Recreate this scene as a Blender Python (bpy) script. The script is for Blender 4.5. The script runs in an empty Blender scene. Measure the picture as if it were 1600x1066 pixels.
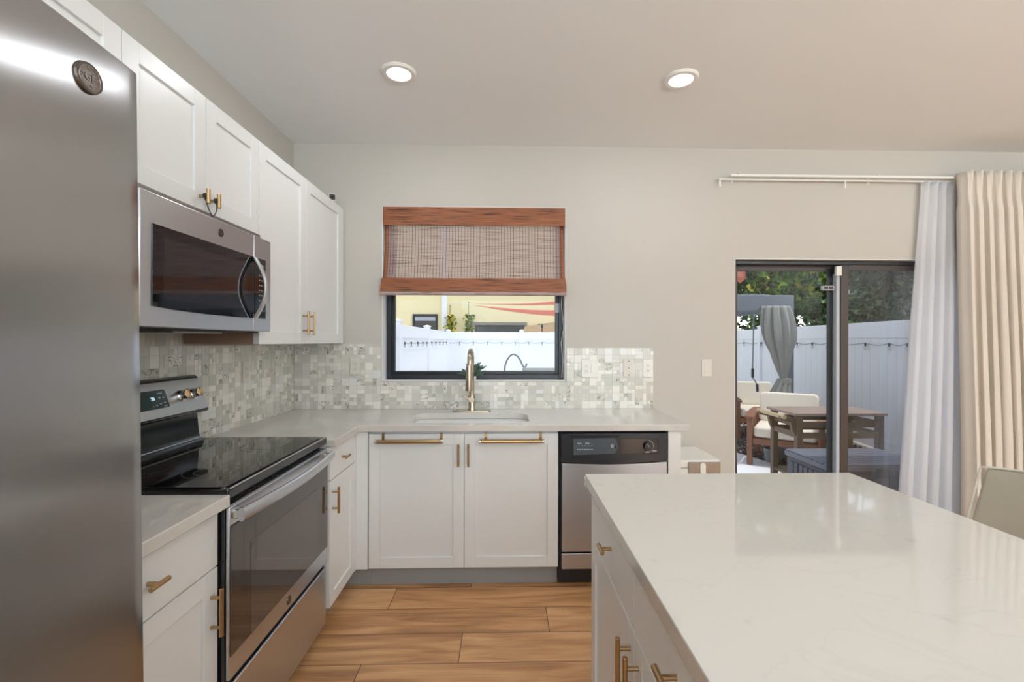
import bpy, bmesh, math, random
from mathutils import Vector, Matrix, noise
random.seed(7)
sc = bpy.context.scene
COL = sc.collection
PI = math.pi

# ---------------------------------------------------------------- camera
cam_d = bpy.data.cameras.new('camera'); cam = bpy.data.objects.new('camera', cam_d); COL.objects.link(cam)
F_PX, PCX, CAM_H = 712.0, 808.0, 1.376
YAW, ROLL = math.atan(712/28000), 0.0017
r0 = Vector((math.cos(YAW), -math.sin(YAW), 0)); u0 = Vector((0, 0, 1)); f0 = Vector((math.sin(YAW), math.cos(YAW), 0))
right = r0*math.cos(ROLL) + u0*math.sin(ROLL); up = -r0*math.sin(ROLL) + u0*math.cos(ROLL)
cam.matrix_world = Matrix(((right.x, up.x, -f0.x, 0), (right.y, up.y, -f0.y, 0), (right.z, up.z, -f0.z, CAM_H), (0, 0, 0, 1)))
cam_d.sensor_width = 36; cam_d.lens = F_PX/1600*36; cam_d.shift_x = -(PCX-800)/1600; cam_d.clip_start = 0.02; cam_d.clip_end = 200
sc.camera = cam

# ---------------------------------------------------------------- colour management, world, sun
sc.view_settings.view_transform = 'Standard'; sc.view_settings.look = 'None'; sc.view_settings.gamma = 1
sc.view_settings.use_curve_mapping = False
sc.view_settings.exposure = 0.0
sc.cycles.max_bounces = 10; sc.cycles.diffuse_bounces = 5; sc.cycles.transparent_max_bounces = 24
sc.cycles.sample_clamp_indirect = 4; sc.cycles.use_denoising = True; sc.cycles.caustics_reflective = False; sc.cycles.caustics_refractive = False
w = bpy.data.worlds.new('sky'); sc.world = w; w.use_nodes = True
nt = w.node_tree; nt.nodes.clear()
sky = nt.nodes.new('ShaderNodeTexSky'); sky.sky_type = 'NISHITA'; sky.sun_disc = False
sky.sun_elevation = math.radians(62); sky.sun_rotation = math.radians(140); sky.dust_density = 0.6
bgn = nt.nodes.new('ShaderNodeBackground'); bgn.inputs[1].default_value = 0.37
wo = nt.nodes.new('ShaderNodeOutputWorld'); hsv = nt.nodes.new('ShaderNodeHueSaturation'); hsv.inputs['Saturation'].default_value = 0.45; nt.links.new(sky.outputs[0], hsv.inputs['Color']); nt.links.new(hsv.outputs[0], bgn.inputs[0]); nt.links.new(bgn.outputs[0], wo.inputs[0])

def light(name, kind, loc, energy, color=(1, 1, 1), size=None, size_y=None, rot=None, shape=None, direction=None):
    l = bpy.data.lights.new(name, kind); l.energy = energy; l.color = color
    if kind == 'AREA':
        l.shape = shape or 'RECTANGLE'; l.size = size
        if size_y: l.size_y = size_y
    o = bpy.data.objects.new(name, l); COL.objects.link(o); o.location = loc
    if direction is not None: o.rotation_euler = Vector(direction).to_track_quat('-Z', 'Y').to_euler()
    elif rot: o.rotation_euler = rot
    return o
sun = light('sun', 'SUN', (6, -6, 10), 1.9, (1.0, 0.97, 0.93), direction=(-0.26, 0.09, -0.96)); sun.data.angle = math.radians(0.7)
ROOM_X0, ROOM_X1, ROOM_Y0, WALL_Y, CEIL = -1.43, 5.2, -5.0, 3.11, 2.707
# two unseen fill lights added behind the camera, aimed up to brighten the ceiling
UP = 215.0
light('ceiling_fill', 'AREA', (0.9, -2.2, 1.78), UP, (0.78, 0.92, 1.0), 0.36, shape='DISK', direction=(0, 0, 1))
light('rear_fill', 'AREA', (1.6, ROOM_Y0+0.06, 1.45), 170.0, (0.77, 0.91, 1.0), 5.4, 2.4, direction=(0, 1, 0))  # added fill light in front of the closed rear wall, no window there
light('ceiling_fill', 'AREA', (3.9, -1.4, 1.78), UP, (0.78, 0.92, 1.0), 0.36, shape='DISK', direction=(0, 0, 1))
LAMP_W = 4.2

# ---------------------------------------------------------------- colour + materials
def lin(c):
    c = c/255.0
    return c/12.92 if c <= 0.04045 else ((c+0.055)/1.055)**2.4
def rgb(r, g, b): return (lin(r), lin(g), lin(b), 1)

def nodes_of(m):
    m.use_nodes = True; n = m.node_tree; n.nodes.clear()
    o = n.nodes.new('ShaderNodeOutputMaterial'); p = n.nodes.new('ShaderNodeBsdfPrincipled')
    n.links.new(p.outputs[0], o.inputs[0]); return n, p, o
def mat(name, col, rough=0.5, metal=0.0, var=0.03, scale=6.0, bump=0.0, bscale=200.0, coat=0.0, spec=0.5, stretch=None, rvar=0.0, aniso=0.0, emit=None, estr=0.0, sheen=0.0):
    m = bpy.data.materials.new(name); n, p, o = nodes_of(m); L = n.links.new
    tc = n.nodes.new('ShaderNodeTexCoord'); mp = n.nodes.new('ShaderNodeMapping'); L(tc.outputs['Object'], mp.inputs[0])
    if stretch: mp.inputs['Scale'].default_value = stretch
    nz = n.nodes.new('ShaderNodeTexNoise'); nz.inputs['Scale'].default_value = scale; nz.inputs['Detail'].default_value = 4
    L(mp.outputs[0], nz.inputs[0])
    mr = n.nodes.new('ShaderNodeMapRange'); L(nz.outputs[0], mr.inputs[0]); mr.inputs[3].default_value = 1-var*2; mr.inputs[4].default_value = 1+var*2
    mx = n.nodes.new('ShaderNodeVectorMath'); mx.operation = 'SCALE'; mx.inputs[0].default_value = col[:3]; L(mr.outputs[0], mx.inputs['Scale'])
    L(mx.outputs[0], p.inputs['Base Color'])
    p.inputs['Roughness'].default_value = rough; p.inputs['Metallic'].default_value = metal
    p.inputs['Specular IOR Level'].default_value = spec; p.inputs['Coat Weight'].default_value = coat; p.inputs['Coat Roughness'].default_value = 0.08
    if sheen: p.inputs['Sheen Weight'].default_value = sheen
    if rvar:
        r2 = n.nodes.new('ShaderNodeMapRange'); L(nz.outputs[0], r2.inputs[0]); r2.inputs[3].default_value = rough-rvar; r2.inputs[4].default_value = rough+rvar; L(r2.outputs[0], p.inputs['Roughness'])
    if aniso:
        p.inputs['Anisotropic'].default_value = aniso
        tg = n.nodes.new('ShaderNodeTangent'); tg.direction_type = 'RADIAL'; tg.axis = 'Z'; L(tg.outputs[0], p.inputs['Tangent']); p.inputs['Anisotropic Rotation'].default_value = 0.0
    if bump:
        nb = n.nodes.new('ShaderNodeTexNoise'); nb.inputs['Scale'].default_value = bscale; L(mp.outputs[0], nb.inputs[0])
        bp = n.nodes.new('ShaderNodeBump'); bp.inputs['Strength'].default_value = bump; bp.inputs['Distance'].default_value = 0.002
        L(nb.outputs[0], bp.inputs['Height']); L(bp.outputs[0], p.inputs['Normal'])
    if emit: p.inputs['Emission Color'].default_value = emit; p.inputs['Emission Strength'].default_value = estr
    return m

M = {}
M['wall'] = mat('wall_paint', rgb(195, 190, 182), 0.75, var=0.008, scale=2, bump=0.05, bscale=160)
M['ceiling'] = mat('ceiling_paint', rgb(238, 240, 241), 0.85, var=0.006, scale=2, bump=0.04, bscale=120)
M['reveal'] = mat('reveal_white_paint', rgb(238, 238, 236), 0.5, var=0.01)
M['cab'] = mat('cabinet_white_lacquer', rgb(233, 233, 232), 0.33, var=0.006, scale=3)
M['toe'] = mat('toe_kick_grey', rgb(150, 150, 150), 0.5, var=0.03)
M['brownside'] = mat('bare_cabinet_side_brown', rgb(150, 122, 102), 0.55, var=0.05, scale=5, stretch=(1, 1, 12))
M['brass'] = mat('brushed_brass', rgb(178, 148, 108), 0.28, 1.0, var=0.05, scale=60, stretch=(1, 1, 6))
M['steel'] = mat('brushed_stainless', rgb(166, 166, 167), 0.21, 1.0, var=0.008, scale=3.0, stretch=(60, 60, 0.5), rvar=0.004, aniso=0.92)
M['steel_h'] = mat('brushed_stainless_plain', rgb(204, 207, 213), 0.32, 1.0, var=0.015, scale=4, stretch=(1, 1, 30), rvar=0.02)
M['dw_steel'] = mat('dishwasher_steel', rgb(190, 194, 201), 0.36, 1.0, var=0.01, scale=3, stretch=(30, 30, 0.5))
M['steel_dark'] = mat('dark_steel_rim', rgb(90, 86, 82), 0.35, 1.0, var=0.03)
M['chrome'] = mat('polished_steel', rgb(215, 214, 212), 0.12, 1.0, var=0.02)
M['nickel'] = mat('warm_brushed_nickel', rgb(186, 172, 152), 0.26, 1.0, var=0.03, scale=30)
M['blackgloss'] = mat('black_gloss_enamel', rgb(22, 21, 22), 0.12, var=0.02, spec=0.6)
M['blackglass'] = mat('black_glass', rgb(14, 13, 14), 0.04, var=0.02, spec=0.8)
M['browndark'] = mat('dark_brown_glass', rgb(58, 48, 42), 0.05, var=0.03, spec=0.9)
M['blackmatte'] = mat('black_matte_plastic', rgb(26, 26, 28), 0.5, var=0.05)
M['dwpanel'] = mat('dishwasher_black_panel', rgb(30, 31, 36), 0.28, var=0.04)
M['dwfield'] = mat('dishwasher_grey_field', rgb(66, 73, 80), 0.35, var=0.03)
M['mark'] = mat('printed_grey_marks', rgb(176, 178, 182), 0.5, var=0.02)
M['white_plastic'] = mat('white_plastic', rgb(238, 236, 230), 0.35, var=0.01)
M['cream_plastic'] = mat('cream_plastic', rgb(218, 213, 203), 0.4, var=0.01)
M['slot'] = mat('dark_slot', rgb(60, 55, 50), 0.6)
M['frame'] = mat('window_frame_black', rgb(34, 36, 42), 0.35, var=0.05)
M['frame_brown'] = mat('door_frame_bronze', rgb(66, 55, 49), 0.4, var=0.05)
M['lit_edge'] = mat('lit_edge_grey', rgb(190, 196, 202), 0.5)  # pale grey stands for outside light on the door stile edge
M['led'] = mat('lamp_diffuser', rgb(255, 253, 248), 0.5, emit=(1, 0.97, 0.92, 1), estr=3.0)
M['clock'] = mat('clock_digits', rgb(200, 240, 255), 0.5, emit=rgb(190, 235, 255), estr=0.8)
M['display'] = mat('green_black_display', rgb(28, 46, 40), 0.12, var=0.03)
M['vinyl'] = mat('white_vinyl_fence', rgb(234, 236, 239), 0.45, var=0.006)
M['stucco'] = mat('yellow_stucco', rgb(236, 222, 176), 0.85, var=0.02, bump=0.3, bscale=60)
M['tanwall'] = mat('tan_stucco', rgb(206, 172, 130), 0.85, var=0.03)
M['shadepink'] = mat('terracotta_shade_cloth', rgb(214, 112, 88), 0.8, var=0.04)
M['gazebo'] = mat('grey_aluminium', rgb(112, 118, 126), 0.45, var=0.03)
M['drape'] = mat('grey_drape_cloth', rgb(150, 150, 144), 0.85, var=0.06, scale=8, stretch=(6, 6, 1))
M['teak'] = mat('reddish_wood', rgb(134, 92, 70), 0.55, var=0.12, scale=12, stretch=(1, 1, 0.15))
M['ashwood'] = mat('weathered_brown_wood', rgb(104, 88, 70), 0.6, var=0.12, scale=12, stretch=(1, 1, 0.15))
M['palewood'] = mat('pale_tan_wood', rgb(196, 170, 132), 0.5, var=0.06)
M['cushion'] = mat('cream_outdoor_fabric', rgb(232, 222, 204), 0.9, var=0.02, bump=0.1, bscale=300)
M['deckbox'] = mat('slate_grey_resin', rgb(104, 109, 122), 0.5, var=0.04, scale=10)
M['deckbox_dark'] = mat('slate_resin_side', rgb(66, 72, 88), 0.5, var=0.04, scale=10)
M['paving'] = mat('white_paving', rgb(232, 232, 234), 0.8, var=0.02, scale=3)
M['gravel'] = mat('dark_lava_gravel', rgb(70, 66, 68), 0.8, var=0.25, scale=30)
M['lawn'] = mat('far_ground', rgb(150, 145, 135), 0.9, var=0.1)
M['black_cord'] = mat('black_cord', rgb(50, 52, 50), 0.7)
M['pot_white'] = mat('white_ceramic', rgb(236, 236, 234), 0.2)
M['pot_grey'] = mat('grey_pot', rgb(124, 140, 146), 0.6)
M['soil'] = mat('potting_soil', rgb(60, 45, 35), 0.9, var=0.2, scale=40)
M['succulent'] = mat('succulent_green', rgb(74, 98, 82), 0.45, var=0.15, scale=20)
M['trunk'] = mat('tree_bark', rgb(80, 66, 52), 0.9, var=0.2, scale=10)
M['leather'] = mat('taupe_leather', rgb(178, 170, 154), 0.38, var=0.03, scale=20, bump=0.08, bscale=500)
M['leather_edge'] = mat('pale_leather_welt', rgb(212, 206, 192), 0.4, var=0.03)
M['emblem'] = mat('dark_nickel_emblem', rgb(110, 102, 96), 0.3, 1.0, var=0.08, scale=80)
M['emblem_lt'] = mat('silver_emblem_mark', rgb(136, 128, 122), 0.35, 1.0)
M['rodwhite'] = mat('white_curtain_track', rgb(235, 233, 228), 0.4)
M['housewall'] = mat('outer_wall_stucco', rgb(225, 218, 205), 0.85)
M['roof'] = mat('roof_slab', rgb(150, 140, 130), 0.9)
M['asphalt'] = M['lawn']

def glass(name, tint=(1, 1, 1, 1), rough=0.0, amount=0.10):
    m = bpy.data.materials.new(name); m.use_nodes = True; n = m.node_tree; n.nodes.clear(); L = n.links.new
    o = n.nodes.new('ShaderNodeOutputMaterial'); t = n.nodes.new('ShaderNodeBsdfTransparent'); t.inputs[0].default_value = tint
    g = n.nodes.new('ShaderNodeBsdfGlossy'); g.inputs['Roughness'].default_value = rough
    fr = n.nodes.new('ShaderNodeFresnel'); fr.inputs[0].default_value = 1.5
    ml = n.nodes.new('ShaderNodeMath'); ml.operation = 'MULTIPLY'; ml.inputs[1].default_value = amount*10; L(fr.outputs[0], ml.inputs[0])
    mx = n.nodes.new('ShaderNodeMixShader'); L(ml.outputs[0], mx.inputs[0]); L(t.outputs[0], mx.inputs[1]); L(g.outputs[0], mx.inputs[2]); L(mx.outputs[0], o.inputs[0])
    return m
M['pane'] = glass('clear_pane', (0.97, 0.98, 0.98, 1), 0, 0.03)
M['pane_hazy'] = glass('tinted_pane', (0.92, 0.93, 0.94, 1), 0, 0.04)
M['bulb'] = glass('small_glass_bulb', (0.92, 0.92, 0.9, 1), 0.02, 0.3)

# quartz with faint veins
def quartz():
    m = bpy.data.materials.new('white_quartz'); n, p, o = nodes_of(m); L = n.links.new
    tc = n.nodes.new('ShaderNodeTexCoord'); nz = n.nodes.new('ShaderNodeTexNoise'); nz.inputs['Scale'].default_value = 3.2; nz.inputs['Detail'].default_value = 8; nz.inputs['Distortion'].default_value = 1.4
    L(tc.outputs['Object'], nz.inputs[0])
    cr = n.nodes.new('ShaderNodeValToRGB'); e = cr.color_ramp.elements
    e[0].position = 0.485; e[0].color = rgb(208, 203, 196); e[1].position = 0.515; e[1].color = rgb(208, 203, 196)
    k = cr.color_ramp.elements.new(0.50); k.color = rgb(204, 199, 192)
    L(nz.outputs[0], cr.inputs[0])
    n2 = n.nodes.new('ShaderNodeTexNoise'); n2.inputs['Scale'].default_value = 14; n2.inputs['Detail'].default_value = 6; L(tc.outputs['Object'], n2.inputs[0])
    mr = n.nodes.new('ShaderNodeMapRange'); L(n2.outputs[0], mr.inputs[0]); mr.inputs[1].default_value = 0.66; mr.inputs[2].default_value = 0.74; mr.inputs[3].default_value = 1.0; mr.inputs[4].default_value = 0.93
    sc_ = n.nodes.new('ShaderNodeVectorMath'); sc_.operation = 'SCALE'; L(cr.outputs[0], sc_.inputs[0]); L(mr.outputs[0], sc_.inputs['Scale'])
    L(sc_.outputs[0], p.inputs['Base Color']); p.inputs['Roughness'].default_value = 0.05; p.inputs['Specular IOR Level'].default_value = 0.6
    return m
M['quartz'] = quartz()

# floor planks running along X
def planks():
    m = bpy.data.materials.new('oak_plank_floor'); n, p, o = nodes_of(m); L = n.links.new
    N = lambda t, **k: n.nodes.new(t)
    def math_(op, a, b=None, clamp=False):
        q = n.nodes.new('ShaderNodeMath'); q.operation = op; q.use_clamp = clamp
        for i, v in enumerate((a, b)):
            if v is None: continue
            if isinstance(v, (int, float)): q.inputs[i].default_value = v
            else: L(v, q.inputs[i])
        return q.outputs[0]
    tc = N('ShaderNodeTexCoord'); sp = N('ShaderNodeSeparateXYZ'); L(tc.outputs['Object'], sp.inputs[0])
    yv = math_('DIVIDE', math_('SUBTRACT', sp.outputs[1], 1.951), 0.2)
    row = math_('FLOOR', yv); fy = math_('FRACT', yv)
    xo = math_('DIVIDE', math_('SUBTRACT', math_('SUBTRACT', sp.outputs[0], math_('MULTIPLY', row, 0.41)), -0.20), 1.22)
    colm = math_('FLOOR', xo); fx = math_('FRACT', xo)
    cb = N('ShaderNodeCombineXYZ'); L(row, cb.inputs[0]); L(colm, cb.inputs[1])
    wn = N('ShaderNodeTexWhiteNoise'); wn.noise_dimensions = '3D'; L(cb.outputs[0], wn.inputs[0])
    # grain
    cv = N('ShaderNodeCombineXYZ'); L(math_('ADD', math_('MULTIPLY', sp.outputs[0], 1.6), math_('MULTIPLY', wn.outputs[0], 37.0)), cv.inputs[0]); L(math_('MULTIPLY', sp.outputs[1], 14), cv.inputs[1])
    L(math_('MULTIPLY', row, 3.7), cv.inputs[2])
    g1 = N('ShaderNodeTexNoise'); g1.inputs['Scale'].default_value = 1.0; g1.inputs['Detail'].default_value = 6; g1.inputs['Distortion'].default_value = 1.2; L(cv.outputs[0], g1.inputs[0])
    cv2 = N('ShaderNodeCombineXYZ'); L(math_('ADD', math_('MULTIPLY', sp.outputs[0], 5), math_('MULTIPLY', wn.outputs[0], 11.0)), cv2.inputs[0]); L(math_('MULTIPLY', sp.outputs[1], 120), cv2.inputs[1])
    g2 = N('ShaderNodeTexNoise'); g2.inputs['Scale'].default_value = 1.0; g2.inputs['Detail'].default_value = 4; L(cv2.outputs[0], g2.inputs[0])
    cr = N('ShaderNodeValToRGB'); e = cr.color_ramp.elements
    e[0].position = 0.25; e[0].color = rgb(148, 100, 64); e[1].position = 0.72; e[1].color = rgb(232, 186, 138)
    k = cr.color_ramp.elements.new(0.48); k.color = rgb(204, 152, 104)
    mixv = math_('ADD', math_('ADD', math_('MULTIPLY', g1.outputs[0], 0.75), math_('MULTIPLY', g2.outputs[0], 0.25)), math_('MULTIPLY', math_('SUBTRACT', wn.outputs[0], 0.5), 0.14))
    L(mixv, cr.inputs[0])
    # gaps
    gy = math_('LESS_THAN', math_('MINIMUM', fy, math_('SUBTRACT', 1.0, fy)), 0.010)
    gx = math_('LESS_THAN', math_('MINIMUM', fx, math_('SUBTRACT', 1.0, fx)), 0.0016)
    gap = math_('MAXIMUM', gy, gx)
    mx = N('ShaderNodeMix'); mx.data_type = 'RGBA'; L(gap, mx.inputs[0]); L(cr.outputs[0], mx.inputs[6]); mx.inputs[7].default_value = rgb(92, 58, 34)
    L(mx.outputs[2], p.inputs['Base Color']); p.inputs['Roughness'].default_value = 0.36; p.inputs['Specular IOR Level'].default_value = 0.4
    bp = N('ShaderNodeBump'); bp.inputs['Strength'].default_value = 0.15; bp.inputs['Distance'].default_value = 0.002; L(g2.outputs[0], bp.inputs['Height']); L(bp.outputs[0], p.inputs['Normal'])
    return m
M['floor'] = planks()

# mosaic tile: one tone per tile from a colour attribute, veins on the marble ones
def tile_mat():
    m = bpy.data.materials.new('marble_glass_mosaic'); n, p, o = nodes_of(m); L = n.links.new
    a = n.nodes.new('ShaderNodeAttribute'); a.attribute_name = 'tone'
    sep = n.nodes.new('ShaderNodeSeparateColor'); L(a.outputs[0], sep.inputs[0])   # r: tone, g: veined?, b: random offset
    cr = n.nodes.new('ShaderNodeValToRGB'); cr.color_ramp.interpolation = 'CONSTANT'; e = cr.color_ramp.elements
    cols = [(0.0, (202, 200, 190)), (0.17, (214, 211, 202)), (0.34, (232, 226, 217)), (0.5, (221, 216, 207)), (0.64, (241, 237, 230)), (0.8, (209, 208, 199)), (0.93, (228, 229, 226))]
    e[0].position = 0; e[0].color = rgb(*cols[0][1]); e[1].position = cols[-1][0]; e[1].color = rgb(*cols[-1][1])
    for q, c in cols[1:-1]: k = cr.color_ramp.elements.new(q); k.color = rgb(*c)
    L(sep.outputs[0], cr.inputs[0])
    tc = n.nodes.new('ShaderNodeTexCoord'); ad = n.nodes.new('ShaderNodeVectorMath'); ad.operation = 'ADD'; L(tc.outputs['Object'], ad.inputs[0])
    cbx = n.nodes.new('ShaderNodeCombineXYZ'); m10 = n.nodes.new('ShaderNodeMath'); m10.operation = 'MULTIPLY'; m10.inputs[1].default_value = 40; L(sep.outputs[2], m10.inputs[0]); L(m10.outputs[0], cbx.inputs[0]); L(m10.outputs[0], cbx.inputs[2])
    L(cbx.outputs[0], ad.inputs[1])
    nz = n.nodes.new('ShaderNodeTexNoise'); nz.inputs['Scale'].default_value = 20; nz.inputs['Detail'].default_value = 3; nz.inputs['Distortion'].default_value = 2.2; L(ad.outputs[0], nz.inputs[0])
    vr = n.nodes.new('ShaderNodeValToRGB'); v = vr.color_ramp.elements; v[0].position = 0.455; v[0].color = (0, 0, 0, 1); v[1].position = 0.545; v[1].color = (0, 0, 0, 1); k = vr.color_ramp.elements.new(0.50); k.color = (1, 1, 1, 1)
    L(nz.outputs[0], vr.inputs[0])
    ml = n.nodes.new('ShaderNodeMath'); ml.operation = 'MULTIPLY'; L(vr.outputs[0], ml.inputs[0]); L(sep.outputs[1], ml.inputs[1])
    mx = n.nodes.new('ShaderNodeMix'); mx.data_type = 'RGBA'; L(ml.outputs[0], mx.inputs[0]); L(cr.outputs[0], mx.inputs[6]); mx.inputs[7].default_value = rgb(70, 64, 60)
    L(mx.outputs[2], p.inputs['Base Color']); p.inputs['Roughness'].default_value = 0.18
    return m
M['tile'] = tile_mat()
M['grout'] = mat('pale_grout', rgb(214, 209, 198), 0.9, var=0.03, scale=40)

def leaf_mat(name='tree_leaves'):
    m = bpy.data.materials.new(name); n, p, o = nodes_of(m); L = n.links.new
    a = n.nodes.new('ShaderNodeAttribute'); a.attribute_name = 'tone'
    L(a.outputs[0], p.inputs['Base Color']); p.inputs['Roughness'].default_value = 0.35
    tr = n.nodes.new('ShaderNodeBsdfTranslucent'); L(a.outputs[0], tr.inputs[0])
    mx = n.nodes.new('ShaderNodeMixShader'); mx.inputs[0].default_value = 0.25; L(p.outputs[0], mx.inputs[1]); L(tr.outputs[0], mx.inputs[2]); L(mx.outputs[0], o.inputs[0])
    return m
M['leaf'] = leaf_mat()

def cloth(name, col, trans=0.3, alpha=0.0, rough=0.9, wrinkle=0.0):
    m = bpy.data.materials.new(name); n, p, o = nodes_of(m); L = n.links.new
    tc = n.nodes.new('ShaderNodeTexCoord'); mp = n.nodes.new('ShaderNodeMapping'); mp.inputs['Scale'].default_value = (1, 1, 0.25); L(tc.outputs['Object'], mp.inputs[0])
    nz = n.nodes.new('ShaderNodeTexNoise'); nz.inputs['Scale'].default_value = 6; nz.inputs['Detail'].default_value = 6; L(mp.outputs[0], nz.inputs[0])
    mr = n.nodes.new('ShaderNodeMapRange'); L(nz.outputs[0], mr.inputs[0]); mr.inputs[3].default_value = 0.96; mr.inputs[4].default_value = 1.04
    sv = n.nodes.new('ShaderNodeVectorMath'); sv.operation = 'SCALE'; sv.inputs[0].default_value = col[:3]; L(mr.outputs[0], sv.inputs['Scale'])
    L(sv.outputs[0], p.inputs['Base Color']); p.inputs['Roughness'].default_value = rough; p.inputs['Specular IOR Level'].default_value = 0.2
    if wrinkle:
        nb = n.nodes.new('ShaderNodeTexNoise'); nb.inputs['Scale'].default_value = 9; nb.inputs['Detail'].default_value = 5; nb.inputs['Distortion'].default_value = 1.5; L(tc.outputs['Object'], nb.inputs[0])
        bp = n.nodes.new('ShaderNodeBump'); bp.inputs['Strength'].default_value = wrinkle; bp.inputs['Distance'].default_value = 0.02; L(nb.outputs[0], bp.inputs['Height']); L(bp.outputs[0], p.inputs['Normal'])
    tr = n.nodes.new('ShaderNodeBsdfTranslucent'); L(sv.outputs[0], tr.inputs[0])
    mx = n.nodes.new('ShaderNodeMixShader'); mx.inputs[0].default_value = trans; L(p.outputs[0], mx.inputs[1]); L(tr.outputs[0], mx.inputs[2])
    last = mx
    if alpha:
        tp = n.nodes.new('ShaderNodeBsdfTransparent'); m2 = n.nodes.new('ShaderNodeMixShader'); m2.inputs[0].default_value = alpha; L(mx.outputs[0], m2.inputs[1]); L(tp.outputs[0], m2.inputs[2]); last = m2
    L(last.outputs[0], o.inputs[0]); return m
M['beige_cloth'] = cloth('beige_linen', rgb(236, 227, 215), 0.15)
M['sheer'] = cloth('white_sheer_cloth', rgb(250, 250, 252), 0.6, 0.16, wrinkle=0.25)

def bamboo(name, c1, c2, c3, trans):
    m = bpy.data.materials.new(name); n, p, o = nodes_of(m); L = n.links.new
    tc = n.nodes.new('ShaderNodeTexCoord'); mp = n.nodes.new('ShaderNodeMapping'); mp.inputs['Scale'].default_value = (5, 1, 230); L(tc.outputs['Object'], mp.inputs[0])
    nz = n.nodes.new('ShaderNodeTexNoise'); nz.inputs['Scale'].default_value = 1; nz.inputs['Detail'].default_value = 3; L(mp.outputs[0], nz.inputs[0])
    cr = n.nodes.new('ShaderNodeValToRGB'); e = cr.color_ramp.elements; e[0].position = 0.37; e[0].color = c1; e[1].position = 0.7; e[1].color = c3; k = cr.color_ramp.elements.new(0.44); k.color = c2
    L(nz.outputs[0], cr.inputs[0]); L(cr.outputs[0], p.inputs['Base Color']); p.inputs['Roughness'].default_value = 0.55
    tr = n.nodes.new('ShaderNodeBsdfTranslucent'); L(cr.outputs[0], tr.inputs[0])
    mx = n.nodes.new('ShaderNodeMixShader'); mx.inputs[0].default_value = trans; L(p.outputs[0], mx.inputs[1]); L(tr.outputs[0], mx.inputs[2]); L(mx.outputs[0], o.inputs[0])
    return m
M['bamboo'] = bamboo('brown_bamboo_weave', rgb(48, 30, 24), rgb(140, 82, 50), rgb(176, 108, 68), 0.1)
M['reed'] = bamboo('open_reed_weave', rgb(160, 124, 110), rgb(212, 190, 184), rgb(232, 220, 222), 0.55)
M['thread'] = mat('dark_weave_thread', rgb(96, 62, 48), 0.8)

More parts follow.
